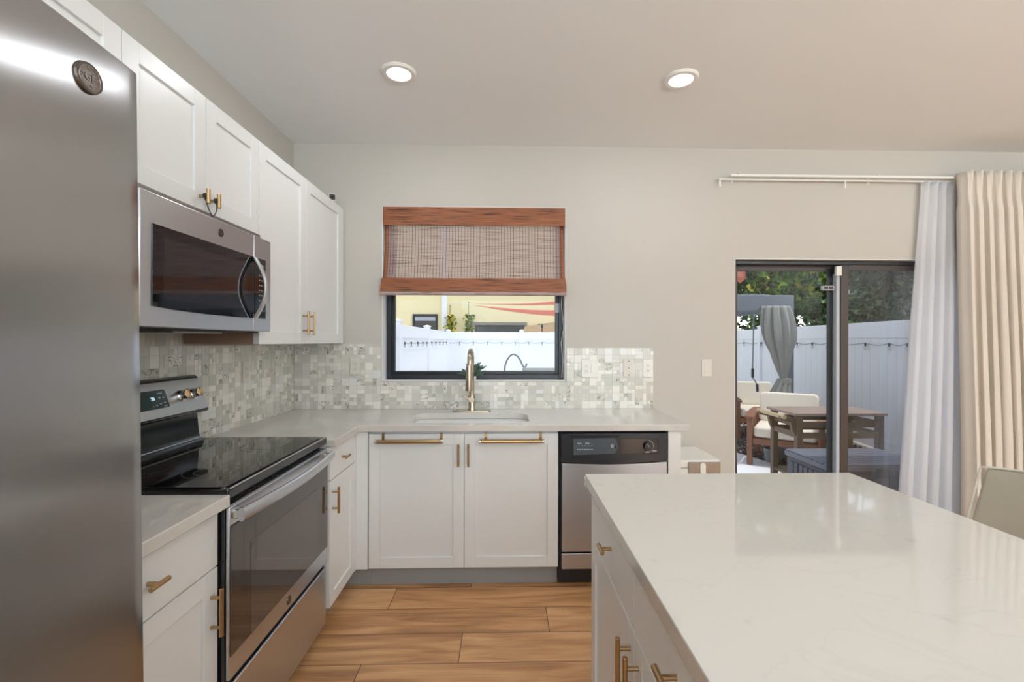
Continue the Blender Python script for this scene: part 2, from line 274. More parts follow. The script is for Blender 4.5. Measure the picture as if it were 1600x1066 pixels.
# ---------------------------------------------------------------- mesh helpers
ROOTLOC = {}
class MB:
    def __init__(self): self.bm = bmesh.new()
    def box(self, x0, x1, y0, y1, z0, z1, m=None):
        x0, x1 = min(x0, x1), max(x0, x1); y0, y1 = min(y0, y1), max(y0, y1); z0, z1 = min(z0, z1), max(z0, z1)
        v = [self.bm.verts.new(m @ Vector(c) if m else c) for c in ((x0,y0,z0),(x1,y0,z0),(x1,y1,z0),(x0,y1,z0),(x0,y0,z1),(x1,y0,z1),(x1,y1,z1),(x0,y1,z1))]
        for f in ((3,2,1,0),(4,5,6,7),(0,1,5,4),(1,2,6,5),(2,3,7,6),(3,0,4,7)): self.bm.faces.new([v[i] for i in f])
        return self
    def tube(self, pts, r, n=12, cap=True):
        pts = [Vector(p) for p in pts]; rings = []; prev = None
        rr = r if isinstance(r, (list, tuple)) else [r]*len(pts)
        for i, p in enumerate(pts):
            t = (pts[min(i+1, len(pts)-1)] - pts[max(i-1, 0)]).normalized()
            if prev is None:
                a = Vector((0, 0, 1)) if abs(t.z) < 0.9 else Vector((1, 0, 0)); u = t.cross(a).normalized()
            else:
                u = (prev - t*prev.dot(t)).normalized()
            prev = u; v = t.cross(u)
            rings.append([self.bm.verts.new(p + (u*math.cos(2*PI*k/n) + v*math.sin(2*PI*k/n))*rr[i]) for k in range(n)])
        for a, b in zip(rings, rings[1:]):
            for k in range(n): self.bm.faces.new((a[k], a[(k+1) % n], b[(k+1) % n], b[k]))
        if cap: self.bm.faces.new(list(reversed(rings[0]))); self.bm.faces.new(rings[-1])
        return self
    def lathe(self, prof, c=(0, 0, 0), n=32, axis='z', m=None):
        c = Vector(c); rings = []
        def P(r, h, a):
            if axis == 'z': q = Vector((r*math.cos(a), r*math.sin(a), h))
            elif axis == 'x': q = Vector((h, r*math.cos(a), r*math.sin(a)))
            else: q = Vector((r*math.cos(a), h, r*math.sin(a)))
            q = c + q
            return m @ q if m else q
        for r, h in prof: rings.append([self.bm.verts.new(P(r, h, 2*PI*k/n)) for k in range(n)])
        for a, b in zip(rings, rings[1:]):
            for k in range(n): self.bm.faces.new((a[k], a[(k+1) % n], b[(k+1) % n], b[k]))
        self.bm.faces.new(list(reversed(rings[0]))); self.bm.faces.new(rings[-1]); return self
    def prism(self, outline, f):          # outline list of 2D points, f(p, t) -> 3D for t in 0, 1
        a = [self.bm.verts.new(f(p, 0)) for p in outline]; b = [self.bm.verts.new(f(p, 1)) for p in outline]
        self.bm.faces.new(a); self.bm.faces.new(list(reversed(b))); n = len(a)
        for i in range(n): self.bm.faces.new((a[i], b[i], b[(i+1) % n], a[(i+1) % n]))
        return self
    def grid(self, f, nu, nv):            # f(u, v) -> 3D
        g = [[self.bm.verts.new(f(i/nu, j/nv)) for j in range(nv+1)] for i in range(nu+1)]
        for i in range(nu):
            for j in range(nv): self.bm.faces.new((g[i][j], g[i+1][j], g[i+1][j+1], g[i][j+1]))
        return self
    def build(self, name, m, parent=None, bevel=0.0, world=True, smooth=True, solid=0.0, segs=2, sub=0):
        bmesh.ops.recalc_face_normals(self.bm, faces=self.bm.faces)
        me = bpy.data.meshes.new(name)
        if parent is not None and world:
            off = ROOTLOC[parent.name]; bmesh.ops.translate(self.bm, verts=self.bm.verts, vec=-off)
        self.bm.to_mesh(me); self.bm.free(); me.materials.append(m)
        o = bpy.data.objects.new(name, me); COL.objects.link(o)
        if smooth:
            for p in me.polygons: p.use_smooth = True
            me.set_sharp_from_angle(angle=math.radians(35))
        if solid: q = o.modifiers.new('solid', 'SOLIDIFY'); q.thickness = solid; q.offset = 0
        if sub: q = o.modifiers.new('sub', 'SUBSURF'); q.levels = sub; q.render_levels = sub
        if bevel: q = o.modifiers.new('bevel', 'BEVEL'); q.width = bevel; q.segments = segs; q.limit_method = 'ANGLE'; q.angle_limit = math.radians(40)
        if parent is not None:
            o.parent = parent; ROOTLOC[o.name] = ROOTLOC[parent.name]
        else: ROOTLOC[o.name] = Vector((0, 0, 0))
        return o

def thing(name, label, cat, loc=(0, 0, 0), rot=(0, 0, 0), group=None):
    o = bpy.data.objects.new(name, None); COL.objects.link(o); o.location = loc; o.rotation_euler = rot; o.empty_display_size = 0.1
    o['label'] = label; o['category'] = cat
    if group: o['group'] = group
    ROOTLOC[o.name] = Vector(loc); return o
def tag(o, label, cat, group=None, kind=None):
    o['label'] = label; o['category'] = cat
    if group: o['group'] = group
    if kind: o['kind'] = kind
    return o
def struct(o): o['kind'] = 'structure'; return o
def recenter(o, loc):                     # move a top-level mesh's origin to its base
    v = Vector(loc); o.data.transform(Matrix.Translation(-v)); o.location = v; ROOTLOC[o.name] = v; return o
def copy_tree(o, parent=None):
    c = o.copy(); COL.objects.link(c); c.parent = parent
    ROOTLOC[c.name] = ROOTLOC.get(o.name, Vector((0, 0, 0)))
    for ch in [k for k in bpy.data.objects if k.parent == o]: copy_tree(ch, c)
    return c
def text_mesh(name, txt, size, mtx, m, parent, depth=0.0006, spacing=1.0):
    cu = bpy.data.curves.new(name, 'FONT'); cu.body = txt; cu.size = size; cu.align_x = 'CENTER'; cu.align_y = 'CENTER'; cu.extrude = depth; cu.space_character = spacing
    t = bpy.data.objects.new(name+'_tmp', cu); COL.objects.link(t)
    me = bpy.data.meshes.new_from_object(t.evaluated_get(bpy.context.evaluated_depsgraph_get()))
    bpy.data.objects.remove(t); bpy.data.curves.remove(cu)
    me.transform(mtx)
    me.transform(Matrix.Translation(-ROOTLOC[parent.name])); me.materials.clear(); me.materials.append(m)
    o = bpy.data.objects.new(name, me); COL.objects.link(o); o.parent = parent; ROOTLOC[o.name] = ROOTLOC[parent.name]; return o
def rrect(x0, x1, y0, y1, r, n=8):
    pts = []
    for cx, cy, a in ((x1-r, y1-r, 0), (x0+r, y1-r, 90), (x0+r, y0+r, 180), (x1-r, y0+r, 270)):
        for k in range(n+1):
            t = math.radians(a + 90*k/n); pts.append((cx + r*math.cos(t), cy + r*math.sin(t)))
    return pts
def plate(name, outer, holes, z0, z1, m, mtx=None, parent=None, bevel=0.0):   # flat slab with holes, as one mesh
    cu = bpy.data.curves.new(name, 'CURVE'); cu.dimensions = '2D'; cu.fill_mode = 'BOTH'; cu.extrude = (z1-z0)/2
    for ring in [outer]+holes:
        s = cu.splines.new('POLY'); s.points.add(len(ring)-1); s.use_cyclic_u = True
        for i, (x, y) in enumerate(ring): s.points[i].co = (x, y, 0, 1)
    t = bpy.data.objects.new(name+'_tmp', cu); COL.objects.link(t)
    me = bpy.data.meshes.new_from_object(t.evaluated_get(bpy.context.evaluated_depsgraph_get()))
    bpy.data.objects.remove(t); bpy.data.curves.remove(cu)
    bm = bmesh.new(); bm.from_mesh(me); bmesh.ops.remove_doubles(bm, verts=bm.verts, dist=1e-5)
    bmesh.ops.translate(bm, verts=bm.verts, vec=(0, 0, (z0+z1)/2))
    if mtx: bmesh.ops.transform(bm, matrix=mtx, verts=bm.verts)
    mb = MB(); mb.bm.free(); mb.bm = bm
    return mb.build(name, m, parent, bevel=bevel)

# slabs and boards on a cabinet face: (a along the run, d outward, z up)
class Face:
    def __init__(s, axis, plane, sign): s.ax, s.p, s.s = axis, plane, sign
    def P(s, a, d, z): return (s.p + s.s*d, a, z) if s.ax == 'x' else (a, s.p + s.s*d, z)
    def box(s, mb, a0, a1, d0, d1, z0, z1):
        p, q = s.P(a0, d0, z0), s.P(a1, d1, z1); mb.box(p[0], q[0], p[1], q[1], p[2], q[2]); return mb
    def shaker(s, name, root, a0, a1, z0, z1, fw=0.06, t=0.020, rec=0.008, m=None):
        mb = MB()
        s.box(mb, a0, a0+fw, -t, 0, z0, z1); s.box(mb, a1-fw, a1, -t, 0, z0, z1)
        s.box(mb, a0+fw, a1-fw, -t, 0, z0, z0+fw); s.box(mb, a0+fw, a1-fw, -t, 0, z1-fw, z1)
        s.box(mb, a0+fw, a1-fw, -t, -rec, z0+fw, z1-fw)
        return mb.build(name, m or M['cab'], root, bevel=0.0012)
    def slab(s, name, root, a0, a1, z0, z1, t=0.020, m=None):
        return s.box(MB(), a0, a1, -t, 0, z0, z1).build(name, m or M['cab'], root, bevel=0.0012)
    def pull(s, parent, a, z, length, vertical=True, r=0.006, so=0.030, spread=0.62):
        mb = MB(); h = length/2; k = h*spread
        e = lambda q: s.P(a, so, z+q) if vertical else s.P(a+q, so, z)
        b = lambda q: s.P(a, -0.001, z+q) if vertical else s.P(a+q, -0.001, z)
        mb.tube([e(-h), e(h)], r); mb.tube([b(-k), e(-k)], r*0.8); mb.tube([b(k), e(k)], r*0.8)
        return mb.build('handle', M['brass'], parent, bevel=0.0008)
    def knob(s, parent, a, z, length=0.055, vertical=False, r=0.0062, so=0.030):
        mb = MB(); h = length/2
        if vertical: mb.tube([s.P(a, so, z-h), s.P(a, so, z+h)], r)
        else: mb.tube([s.P(a-h, so, z), s.P(a+h, so, z)], r)
        mb.tube([s.P(a, -0.001, z), s.P(a, so, z)], r*0.85)
        return mb.build('knob', M['brass'], parent, bevel=0.0008)

# ================================================================ ROOM SHELL
XZ = lambda y: Matrix(((1, 0, 0, 0), (0, 0, -1, y), (0, 1, 0, 0), (0, 0, 0, 1)))   # (x, z, t) -> world x, y - t, z
WIN = (-0.837, 0.412, 1.103, 2.290); DOOR = (1.583, 3.300, 0.0, 1.950); WT = 0.20
def rc(x0, x1, z0, z1): return [(x0, z0), (x1, z0), (x1, z1), (x0, z1)]
wb = plate('wall_back', [(ROOM_X0-0.15, -0.1), (DOOR[0], -0.1), (DOOR[0], DOOR[3]), (DOOR[1], DOOR[3]), (DOOR[1], -0.1), (ROOM_X1+0.15, -0.1), (ROOM_X1+0.15, 3.05), (ROOM_X0-0.15, 3.05)], [rc(*WIN)], -WT, 0, M['wall'], XZ(WALL_Y)); struct(wb)
struct(MB().box(ROOM_X0-0.15, ROOM_X0, ROOM_Y0-0.15, WALL_Y, -0.1, 3.05).build('wall_left', M['wall']))
struct(MB().box(ROOM_X1, ROOM_X1+0.15, ROOM_Y0-0.15, WALL_Y, -0.1, 3.05).build('wall_right', M['wall']))
struct(MB().box(ROOM_X0, ROOM_X1, ROOM_Y0-0.15, ROOM_Y0, -0.1, 3.05).build('wall_front', M['wall']))
struct(MB().box(ROOM_X0, ROOM_X1, ROOM_Y0, WALL_Y, -0.1, 0).build('floor', M['floor']))
struct(MB().box(ROOM_X0, ROOM_X1, ROOM_Y0, WALL_Y, CEIL, CEIL+0.12).build('ceiling', M['ceiling']))
# upper floor and eaves of the house outside (they shade the near part of the patio)
struct(MB().box(ROOM_X0-0.6, ROOM_X1+0.6, ROOM_Y0-0.6, WALL_Y+WT+0.10, 3.05, 3.45).build('roof', M['roof']))
# thin white paint liner of the window and door reveals
lin_ = MB(); e = 0.004
for (x0, x1, z0, z1), full in ((WIN, True), (DOOR, False)):
    y0, y1 = WALL_Y-0.0005, WALL_Y+WT
    lin_.box(x0, x0+e, y0, y1, z0, z1); lin_.box(x1-e, x1, y0, y1, z0, z1); lin_.box(x0, x1, y0, y1, z1-e, z1)
    if full: lin_.box(x0, x1, y0, y1, z0, z0+e)
struct(lin_.build('trim_1', M['reveal']))
bb = MB().box(1.0, DOOR[0], WALL_Y-0.014, WALL_Y, 0, 0.085); bb.box(DOOR[1], ROOM_X1, WALL_Y-0.014, WALL_Y, 0, 0.085)
struct(bb.build('baseboard_back', M['reveal'], bevel=0.003))
struct(MB().box(ROOM_X1-0.014, ROOM_X1, ROOM_Y0, WALL_Y-0.014, 0, 0.085).build('baseboard_right', M['reveal'], bevel=0.003))

# ---- kitchen window: black sash frame, pane, side track and latch
def frame_ring(mb, x0, x1, z0, z1, w_, y0, y1):
    mb.box(x0, x0+w_, y0, y1, z0, z1); mb.box(x1-w_, x1, y0, y1, z0, z1); mb.box(x0+w_, x1-w_, y0, y1, z0, z0+w_); mb.box(x0+w_, x1-w_, y0, y1, z1-w_, z1)
win = thing('window_1', 'kitchen window with black frame', 'window', (WIN[0], WALL_Y, WIN[2])); win['kind'] = 'structure'
fx0, fx1, fz0, fz1 = WIN[0]+0.006, WIN[1]-0.006, WIN[2]+0.006, WIN[3]-0.006
mb = MB(); frame_ring(mb, fx0, fx1, fz0, fz1, 0.032, WALL_Y+0.095, WALL_Y+0.165); mb.build('window_frame', M['frame'], win, bevel=0.002)
mb = MB(); frame_ring(mb, fx0+0.032, fx1-0.032, fz0+0.032, fz1-0.032, 0.022, WALL_Y+0.115, WALL_Y+0.150); mb.build('sash', M['frame'], win, bevel=0.002)
MB().box(fx0+0.05, fx1-0.05, WALL_Y+0.130, WALL_Y+0.134, fz0+0.05, fz1-0.05).build('pane', M['pane'], win, smooth=False)
MB().box(fx1-0.060, fx1-0.030, WALL_Y+0.085, WALL_Y+0.115, 1.575, 1.640).build('latch', M['mark'], win, bevel=0.002)

# ---- sliding glass door: two panels in two tracks
dr = thing('door_1', 'sliding glass patio door', 'door', (DOOR[0], WALL_Y, 0)); dr['kind'] = 'structure'
mb = MB(); dx0, dx1, dz1 = DOOR[0]+e, DOOR[1]-e, DOOR[3]-e
mb.box(dx0, dx0+0.03, WALL_Y+0.05, WALL_Y+0.17, 0, dz1); mb.box(dx1-0.03, dx1, WALL_Y+0.05, WALL_Y+0.17, 0, dz1); mb.box(dx0+0.03, dx1-0.03, WALL_Y+0.05, WALL_Y+0.17, dz1-0.026, dz1)
mb.box(dx0+0.03, dx1-0.03, WALL_Y+0.05, WALL_Y+0.17, 0, 0.02)
mb.build('door_frame', M['frame'], dr, bevel=0.002)
def sash(name, x0, x1, y0, y1, st, rail, m, pane_m, stile_l=None):
    mb = MB(); z0, z1 = 0.02, dz1-0.026
    mb.box(x0, x0+st, y0, y1, z0, z1); mb.box(x1-st, x1, y0, y1, z0, z1); mb.box(x0+st, x1-st, y0, y1, z1-rail, z1); mb.box(x0+st, x1-st, y0, y1, z0, z0+rail*1.8)
    o = mb.build(name, m, dr, bevel=0.002); ym = (y0+y1)/2
    MB().box(x0+st-0.002, x1-st+0.002, ym-0.003, ym+0.003, z0+rail*1.8-0.002, z1-rail+0.002).build('pane', pane_m, o, smooth=False); return o
p1 = sash('sliding_panel', DOOR[0]+0.036, 2.392, WALL_Y+0.115, WALL_Y+0.155, 0.042, 0.036, M['frame_brown'], M['pane'])
p2 = sash('fixed_panel', 2.376, DOOR[1]-0.036, WALL_Y+0.060, WALL_Y+0.100, 0.054, 0.040, M['frame_brown'], M['pane_hazy'])
MB().box(2.352, 2.376, WALL_Y+0.070, WALL_Y+0.112, 0.03, 1.86).build('lit_stile_edge', M['lit_edge'], dr, bevel=0.002)  # added strip, its light grey paints the stile edge as lit from outside
MB().box(2.310, 2.352, WALL_Y+0.109, WALL_Y+0.1145, 0.03, 1.90).build('interlock', M['frame'], dr, bevel=0.001)
MB().box(2.334, 2.372, WALL_Y+0.045, WALL_Y+0.069, 1.842, 1.910).build('door_sensor', M['white_plastic'], dr, bevel=0.003)
lk = MB().box(2.262, 2.350, WALL_Y+0.088, WALL_Y+0.108, 1.742, 1.775).build('door_lock', M['mark'], dr, bevel=0.002)
mb = MB(); mb.box(2.275, 2.300, WALL_Y+0.083, WALL_Y+0.087, 1.750, 1.767); mb.box(2.312, 2.336, WALL_Y+0.083, WALL_Y+0.087, 1.750, 1.767); mb.build('lock_slot', M['slot'], lk)
# small red shield sticker on the pane of the sliding panel
sh = [(0, -0.052), (0.030, -0.026), (0.042, 0.010), (0.042, 0.030), (0.022, 0.044), (0, 0.050), (-0.022, 0.044), (-0.042, 0.030), (-0.042, 0.010), (-0.030, -0.026)]
st_m = mat('red_window_sticker', rgb(168, 96, 84), 0.5, var=0.05)
sty = WALL_Y+0.1305
o = tag(MB().prism(sh, lambda p, t: (1.688+p[0], sty+0.0012*t, 1.845+p[1])).build('window_sticker', st_m, smooth=False), 'small red shield-shaped sticker high on the patio door glass', 'sticker')
mb = MB()
for k in range(3): mb.box(1.664, 1.712, sty-0.0012, sty-0.0004, 1.846+k*0.012-0.002, 1.846+k*0.012+0.003)
s2 = mb.build('sticker_bands', mat('sticker_pale_print', rgb(205, 160, 140), 0.5), o, world=False, smooth=False)

# ---- tile backsplash
def tiles(name, f, rects, seed):
    rnd = random.Random(seed); mb = MB(); lay = mb.bm.loops.layers.float_color.new('tone'); g = 0.0011; u = 0.0525
    def one(a0, a1, z0, z1, veined=None):
        if a1-a0 < 0.006 or z1-z0 < 0.006: return
        vs = [mb.bm.verts.new(f.P(a, 0.0045, z)) for a, z in ((a0+g, z0+g), (a1-g, z0+g), (a1-g, z1-g), (a0+g, z1-g))]
        bs = [mb.bm.verts.new(f.P(a, 0.0, z)) for a, z in ((a0+g*.6, z0+g*.6), (a1-g*.6, z0+g*.6), (a1-g*.6, z1-g*.6), (a0+g*.6, z1-g*.6))]
        t = rnd.random(); v = 1.0 if rnd.random() < 0.15 else 0.0; b = rnd.random()
        fs = [mb.bm.faces.new(vs)] + [mb.bm.faces.new((vs[i], vs[(i+1) % 4], bs[(i+1) % 4], bs[i])) for i in range(4)]
        for fc in fs:
            for lp in fc.loops: lp[lay] = (t, v*rnd.uniform(.6, 1) if v else 0, b, 1)
    for (A0, A1, Z0, Z1) in rects:
        na = int(math.ceil((A1-A0)/u)); nz = int(math.ceil((Z1-Z0)/u))
        for i in range(na):
            for j in range(nz):
                a0, z0 = A0+i*u, Z0+j*u; a1, z1 = min(a0+u, A1), min(z0+u, Z1); am, zm = min(a0+u/2, A1), min(z0+u/2, Z1); k = rnd.random()
                if k < 0.34: one(a0, a1, z0, z1)
                elif k < 0.5: one(a0, a1, z0, zm); one(a0, a1, zm, z1)
                elif k < 0.66: one(a0, am, z0, z1); one(am, a1, z0, z1)
                elif k < 0.8: one(a0, a1, z0, zm); one(a0, am, zm, z1); one(am, a1, zm, z1)
                elif k < 0.93: one(a0, am, z0, zm); one(am, a1, z0, zm); one(a0, a1, zm, z1)
                else: one(a0, am, z0, zm); one(am, a1, z0, zm); one(a0, am, zm, z1); one(am, a1, zm, z1)
    return mb.build(name, M['tile'], smooth=False)
FB = Face('y', WALL_Y-0.0045, -1); FL = Face('x', ROOM_X0+0.0045, 1)
CT = 0.914
b_rects = [(ROOM_X0+0.009, WIN[0]-0.004, CT, 1.355), (WIN[0]-0.004, WIN[1]+0.004, CT, WIN[2]-0.006), (WIN[1]+0.004, 1.014, CT, 1.330)]
l_rects = [(0.70, WALL_Y-0.009, CT-0.02, 1.352), (1.31, 2.04, 1.352, 1.44)]
bs = tiles('tile_backsplash', FB, b_rects, 3); tag(bs, 'pale marble and glass mosaic tiles around the window above the sink', 'backsplash')
mb = MB()
for a0, a1, z0, z1 in b_rects: FB.box(mb, a0, a1, -0.004, 0.003, z0, z1)
mb.build('grout_bed', M['grout'], bs, world=False, smooth=False)
bs2 = tiles('tile_backsplash', FL, l_rects, 5); tag(bs2, 'pale marble and glass mosaic tiles on the side wall behind the range', 'backsplash')
mb = MB()
for a0, a1, z0, z1 in l_rects: FL.box(mb, a0, a1, -0.004, 0.003, z0, z1)
mb.build('grout_bed', M['grout'], bs2, world=False, smooth=False)

# ---- ceiling downlights
def downlight(x, y, label, on=True):
    t = thing('ceiling_light', label, 'ceiling light', (x, y, CEIL), group='recessed ceiling lights')
    mb = MB(); mb.lathe([(0.058, -0.006), (0.060, -0.012), (0.078, -0.011), (0.086, -0.003), (0.086, 0.002), (0.058, 0.002)], (x, y, CEIL), 48); mb.build('trim_ring', M['white_plastic'], t)
    MB().lathe([(0.001, -0.010), (0.0575, -0.010), (0.0575, -0.004), (0.001, -0.004)], (x, y, CEIL), 40).build('diffuser', M['led'], t)
    light('downlight', 'AREA', (x, y, CEIL-0.016), LAMP_W, (0.92, 0.96, 1.0), 0.11, shape='DISK', direction=(0, 0, -1))
downlight(-0.530, 2.272, 'round white ceiling light above the sink side, left of the two')
downlight(0.886, 2.285, 'round white ceiling light nearer the patio door, right of the two')
for i, (x, y) in enumerate(((-0.54, 0.55), (2.6, 0.55), (-0.54, -1.3), (0.9, -1.3), (2.6, -1.3), (0.9, -3.2), (2.6, -3.2), (2.6, 2.27))):
    light('downlight', 'AREA', (x, y, CEIL-0.016), LAMP_W*0.4, (0.92, 0.96, 1.0), 0.11, shape='DISK', direction=(0, 0, -1))

# ================================================================ LEFT RUN
TOE = 0.115; BOXTOP = CT-0.036
def base_cabinet(name, label, f, a0, a1, depth, end0=False, end1=False, toe_in=0.075, m=None):
    c = f.P((a0+a1)/2, -depth/2, 0)
    t = thing(name, label, 'cabinet', (c[0], c[1], 0)); g = 0.0015
    f.box(MB(), a0+g, a1-g, -depth, -0.022, TOE, BOXTOP-0.001).build('body', m or M['cab'], t, bevel=0.001)
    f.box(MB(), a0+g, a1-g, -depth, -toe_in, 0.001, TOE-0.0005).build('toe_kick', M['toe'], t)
    return t
# near base cabinet, between the refrigerator and the range
F1 = Face('x', -0.86, 1)
c1 = base_cabinet('base_cabinet', 'white base cabinet with one drawer between the refrigerator and the range', F1, 0.86, 1.388, 0.565)
d = F1.slab('drawer_front', c1, 0.865, 1.386, 0.705, BOXTOP-0.004); F1.knob(d, 1.118, 0.790, 0.06)
d = F1.shaker('door', c1, 0.865, 1.386, TOE+0.004, 0.700); F1.pull(d, 1.355, 0.580, 0.140)
plate('countertop', [(ROOM_X0+0.009, 0.86), (-0.825, 0.86), (-0.825, 1.389), (ROOM_X0+0.009, 1.389)], [], BOXTOP, CT, M['quartz'], bevel=0.003)
tag(bpy.data.objects['countertop'], 'short white quartz countertop between the refrigerator and the range', 'countertop')

# far base cabinet beyond the range
F2 = Face('x', -0.822, 1)
c2 = base_cabinet('base_cabinet', 'white base cabinet with one drawer beyond the range, by the corner', F2, 2.157, 2.528, 0.600)
d = F2.slab('drawer_front', c2, 2.160, 2.505, 0.718, BOXTOP-0.004); F2.knob(d, 2.318, 0.793, 0.055)
d = F2.shaker('door', c2, 2.160, 2.505, TOE+0.004, 0.713, fw=0.055); F2.pull(d, 2.190, 0.618, 0.125)

# ---- sink base, end panel
F3 = Face('y', 2.530, -1)
c3 = base_cabinet('sink_base_cabinet', 'wide white two-door cabinet below the sink and window', F3, -0.756, 0.297, 0.575, toe_in=0.06)
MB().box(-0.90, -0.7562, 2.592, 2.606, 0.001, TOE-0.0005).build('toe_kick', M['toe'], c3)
d1 = F3.shaker('door', c3, -0.752, -0.2285, TOE+0.004, BOXTOP-0.016); F3.pull(d1, -0.258, 0.748, 0.124)
d2 = F3.shaker('door', c3, -0.2265, 0.294, TOE+0.004, BOXTOP-0.016); F3.pull(d2, -0.203, 0.748, 0.124)
fl = F3.box(MB(), -0.8205, -0.7575, -0.019, 0, TOE, BOXTOP-0.001); F3.box(fl, -0.842, -0.8206, -0.019, 0.022, TOE, BOXTOP-0.001); o = tag(fl.build('corner_filler', M['cab'], bevel=0.001), 'narrow white filler strip in the inner corner left of the sink doors', 'panel')
ep = F3.box(MB(), 0.912, 0.984, -0.575, 0, 0.0, BOXTOP-0.001); tag(ep.build('end_panel', M['cab'], bevel=0.001), 'white upright panel closing the right side of the dishwasher', 'panel')

# ---- L-shaped countertop with the sink cut-out
SK = (-0.553, 0.137, 2.575, 2.915)
L_out = [(ROOM_X0+0.009, 2.156), (-0.794, 2.156), (-0.794, 2.504), (1.022, 2.504), (1.022, WALL_Y-0.009), (ROOM_X0+0.009, WALL_Y-0.009)]
ct = plate('countertop', L_out, [rrect(SK[0], SK[1], SK[2], SK[3], 0.07)], BOXTOP, CT, M['quartz'], bevel=0.003)
tag(ct, 'long L-shaped white quartz countertop holding the sink under the window', 'countertop')

# ---- double-bowl sink
sk = thing('kitchen_sink', 'undermount stainless double-bowl sink set in the long countertop', 'sink', (-0.21, 2.75, CT-0.2))
def bowl(x0, x1, y0, y1, zt, zb):
    mb = MB(); n = 8; rings = []
    for (ins, z, r) in ((0.0, zt, 0.07), (0.006, zt-0.03, 0.07), (0.012, zb+0.03, 0.065), (0.04, zb, 0.05)):
        rings.append([mb.bm.verts.new((x, y, z)) for x, y in rrect(x0+ins, x1-ins, y0+ins, y1-ins, r, n)])
    for a, b in zip(rings, rings[1:]):
        for k in range(len(a)): mb.bm.faces.new((a[k], a[(k+1) % len(a)], b[(k+1) % len(a)], b[k]))
    mb.bm.faces.new(rings[-1])
    o = mb.build('bowl', M['steel_h'], sk, solid=0.002)
    MB().lathe([(0.001, 0.001), (0.042, 0.001), (0.045, 0.004), (0.040, 0.006), (0.001, 0.003)], ((x0+x1)/2, (y0+y1)/2, zb), 24).build('drain', M['chrome'], o)
bowl(SK[0]-0.004, -0.225, SK[2]-0.004, SK[3]+0.004, BOXTOP-0.002, 0.70); bowl(-0.195, SK[1]+0.004, SK[2]-0.004, SK[3]+0.004, BOXTOP-0.002, 0.70)
plate('rim', rrect(SK[0]-0.015, SK[1]+0.015, SK[2]-0.013, SK[3]+0.015, 0.08), [rrect(SK[0]-0.004, -0.226, SK[2]-0.004, SK[3]+0.004, 0.07), rrect(-0.194, SK[1]+0.004, SK[2]-0.004, SK[3]+0.004, 0.07)], BOXTOP-0.006, BOXTOP-0.0012, M['chrome'], parent=sk)

# ---- pull-down faucet
FX, FY = -0.222, 3.005
fc = thing('kitchen_faucet', 'tall brushed nickel pull-down faucet behind the sink', 'faucet', (FX, FY, CT))
plate('base_plate', rrect(FX-0.128, FX+0.128, FY-0.028, FY+0.028, 0.028), [], CT, CT+0.006, M['nickel'], parent=fc, bevel=0.002)
mb = MB(); mb.lathe([(0.026, 0.006), (0.026, 0.012), (0.0215, 0.02), (0.0215, 0.10), (0.020, 0.108), (0.013, 0.115)], (FX, FY, CT), 32); mb.build('body', M['nickel'], fc)
arc = [(FX, FY, CT+0.11), (FX, FY, CT+0.30)] + [(FX, FY-0.085+0.085*math.cos(a), CT+0.315+0.085*math.sin(a)) for a in [PI*k/14 for k in range(0, 15)]] + [(FX-0.003, FY-0.171, CT+0.30)]
MB().tube(arc, 0.0160, 16).build('spout', M['nickel'], fc)
mb = MB(); mb.lathe([(0.0170, 0.0), (0.0195, -0.012), (0.0215, -0.06), (0.0225, -0.150), (0.0220, -0.158), (0.001, -0.158)], (FX-0.004, FY-0.171, CT+0.31), 24); mb.build('spray_head', M['nickel'], fc)
h = MB(); h.lathe([(0.019, 0), (0.019, 0.022), (0.0165, 0.030), (0.001, 0.031)], (FX, FY-0.024, CT+0.078), 24, axis='y', m=None); hv = h.build('handle_hub', M['nickel'], fc)
MB().tube([(FX-0.018, FY-0.03, CT+0.082), (FX-0.052, FY-0.034, CT+0.108), (FX-0.062, FY-0.035, CT+0.116)], [0.0055, 0.0045, 0.004], 12).build('lever', M['nickel'], fc)

# ---- towel bars hooked over the sink doors
for i, (x0, x1) in enumerate(((-0.695, -0.350), (-0.130, 0.200))):
    t = thing('towel_bar', 'brass over-door towel bar on the %s sink door' % ('left' if i == 0 else 'right'), 'towel bar', ((x0+x1)/2, 2.50, 0.82), group='over-door towel bars on the sink doors')
    mb = MB().tube([(x0, 2.486, 0.828), (x1, 2.486, 0.828)], 0.0105, 16); mb.build('bar', M['brass'], t, bevel=0.001)
    for xa in (x0-0.012, x1+0.0005): MB().tube([(xa, 2.486, 0.828), (xa+0.0115, 2.486, 0.828)], 0.012, 16).build('end_cap', M['chrome'], t, bevel=0.001)
    for xx in (x0+0.022, x1-0.004):
        mb = MB(); mb.box(xx-0.007, xx+0.007, 2.4905, 2.5290, 0.826, 0.8285); mb.box(xx-0.007, xx+0.007, 2.5265, 2.5290, 0.828, 0.8635); mb.box(xx-0.007, xx+0.007, 2.5265, 2.5515, 0.8622, 0.8645); mb.build('hook_arm', M['brass'], t)

# ---- dishwasher
dw = thing('dishwasher', 'stainless steel dishwasher with black control panel beside the sink cabinet', 'dishwasher', (0.605, 2.80, 0))
x0, x1 = 0.302, 0.908
MB().box(x0, x1, 2.566, 3.09, 0.02, BOXTOP-0.004).build('body', M['blackmatte'], dw)
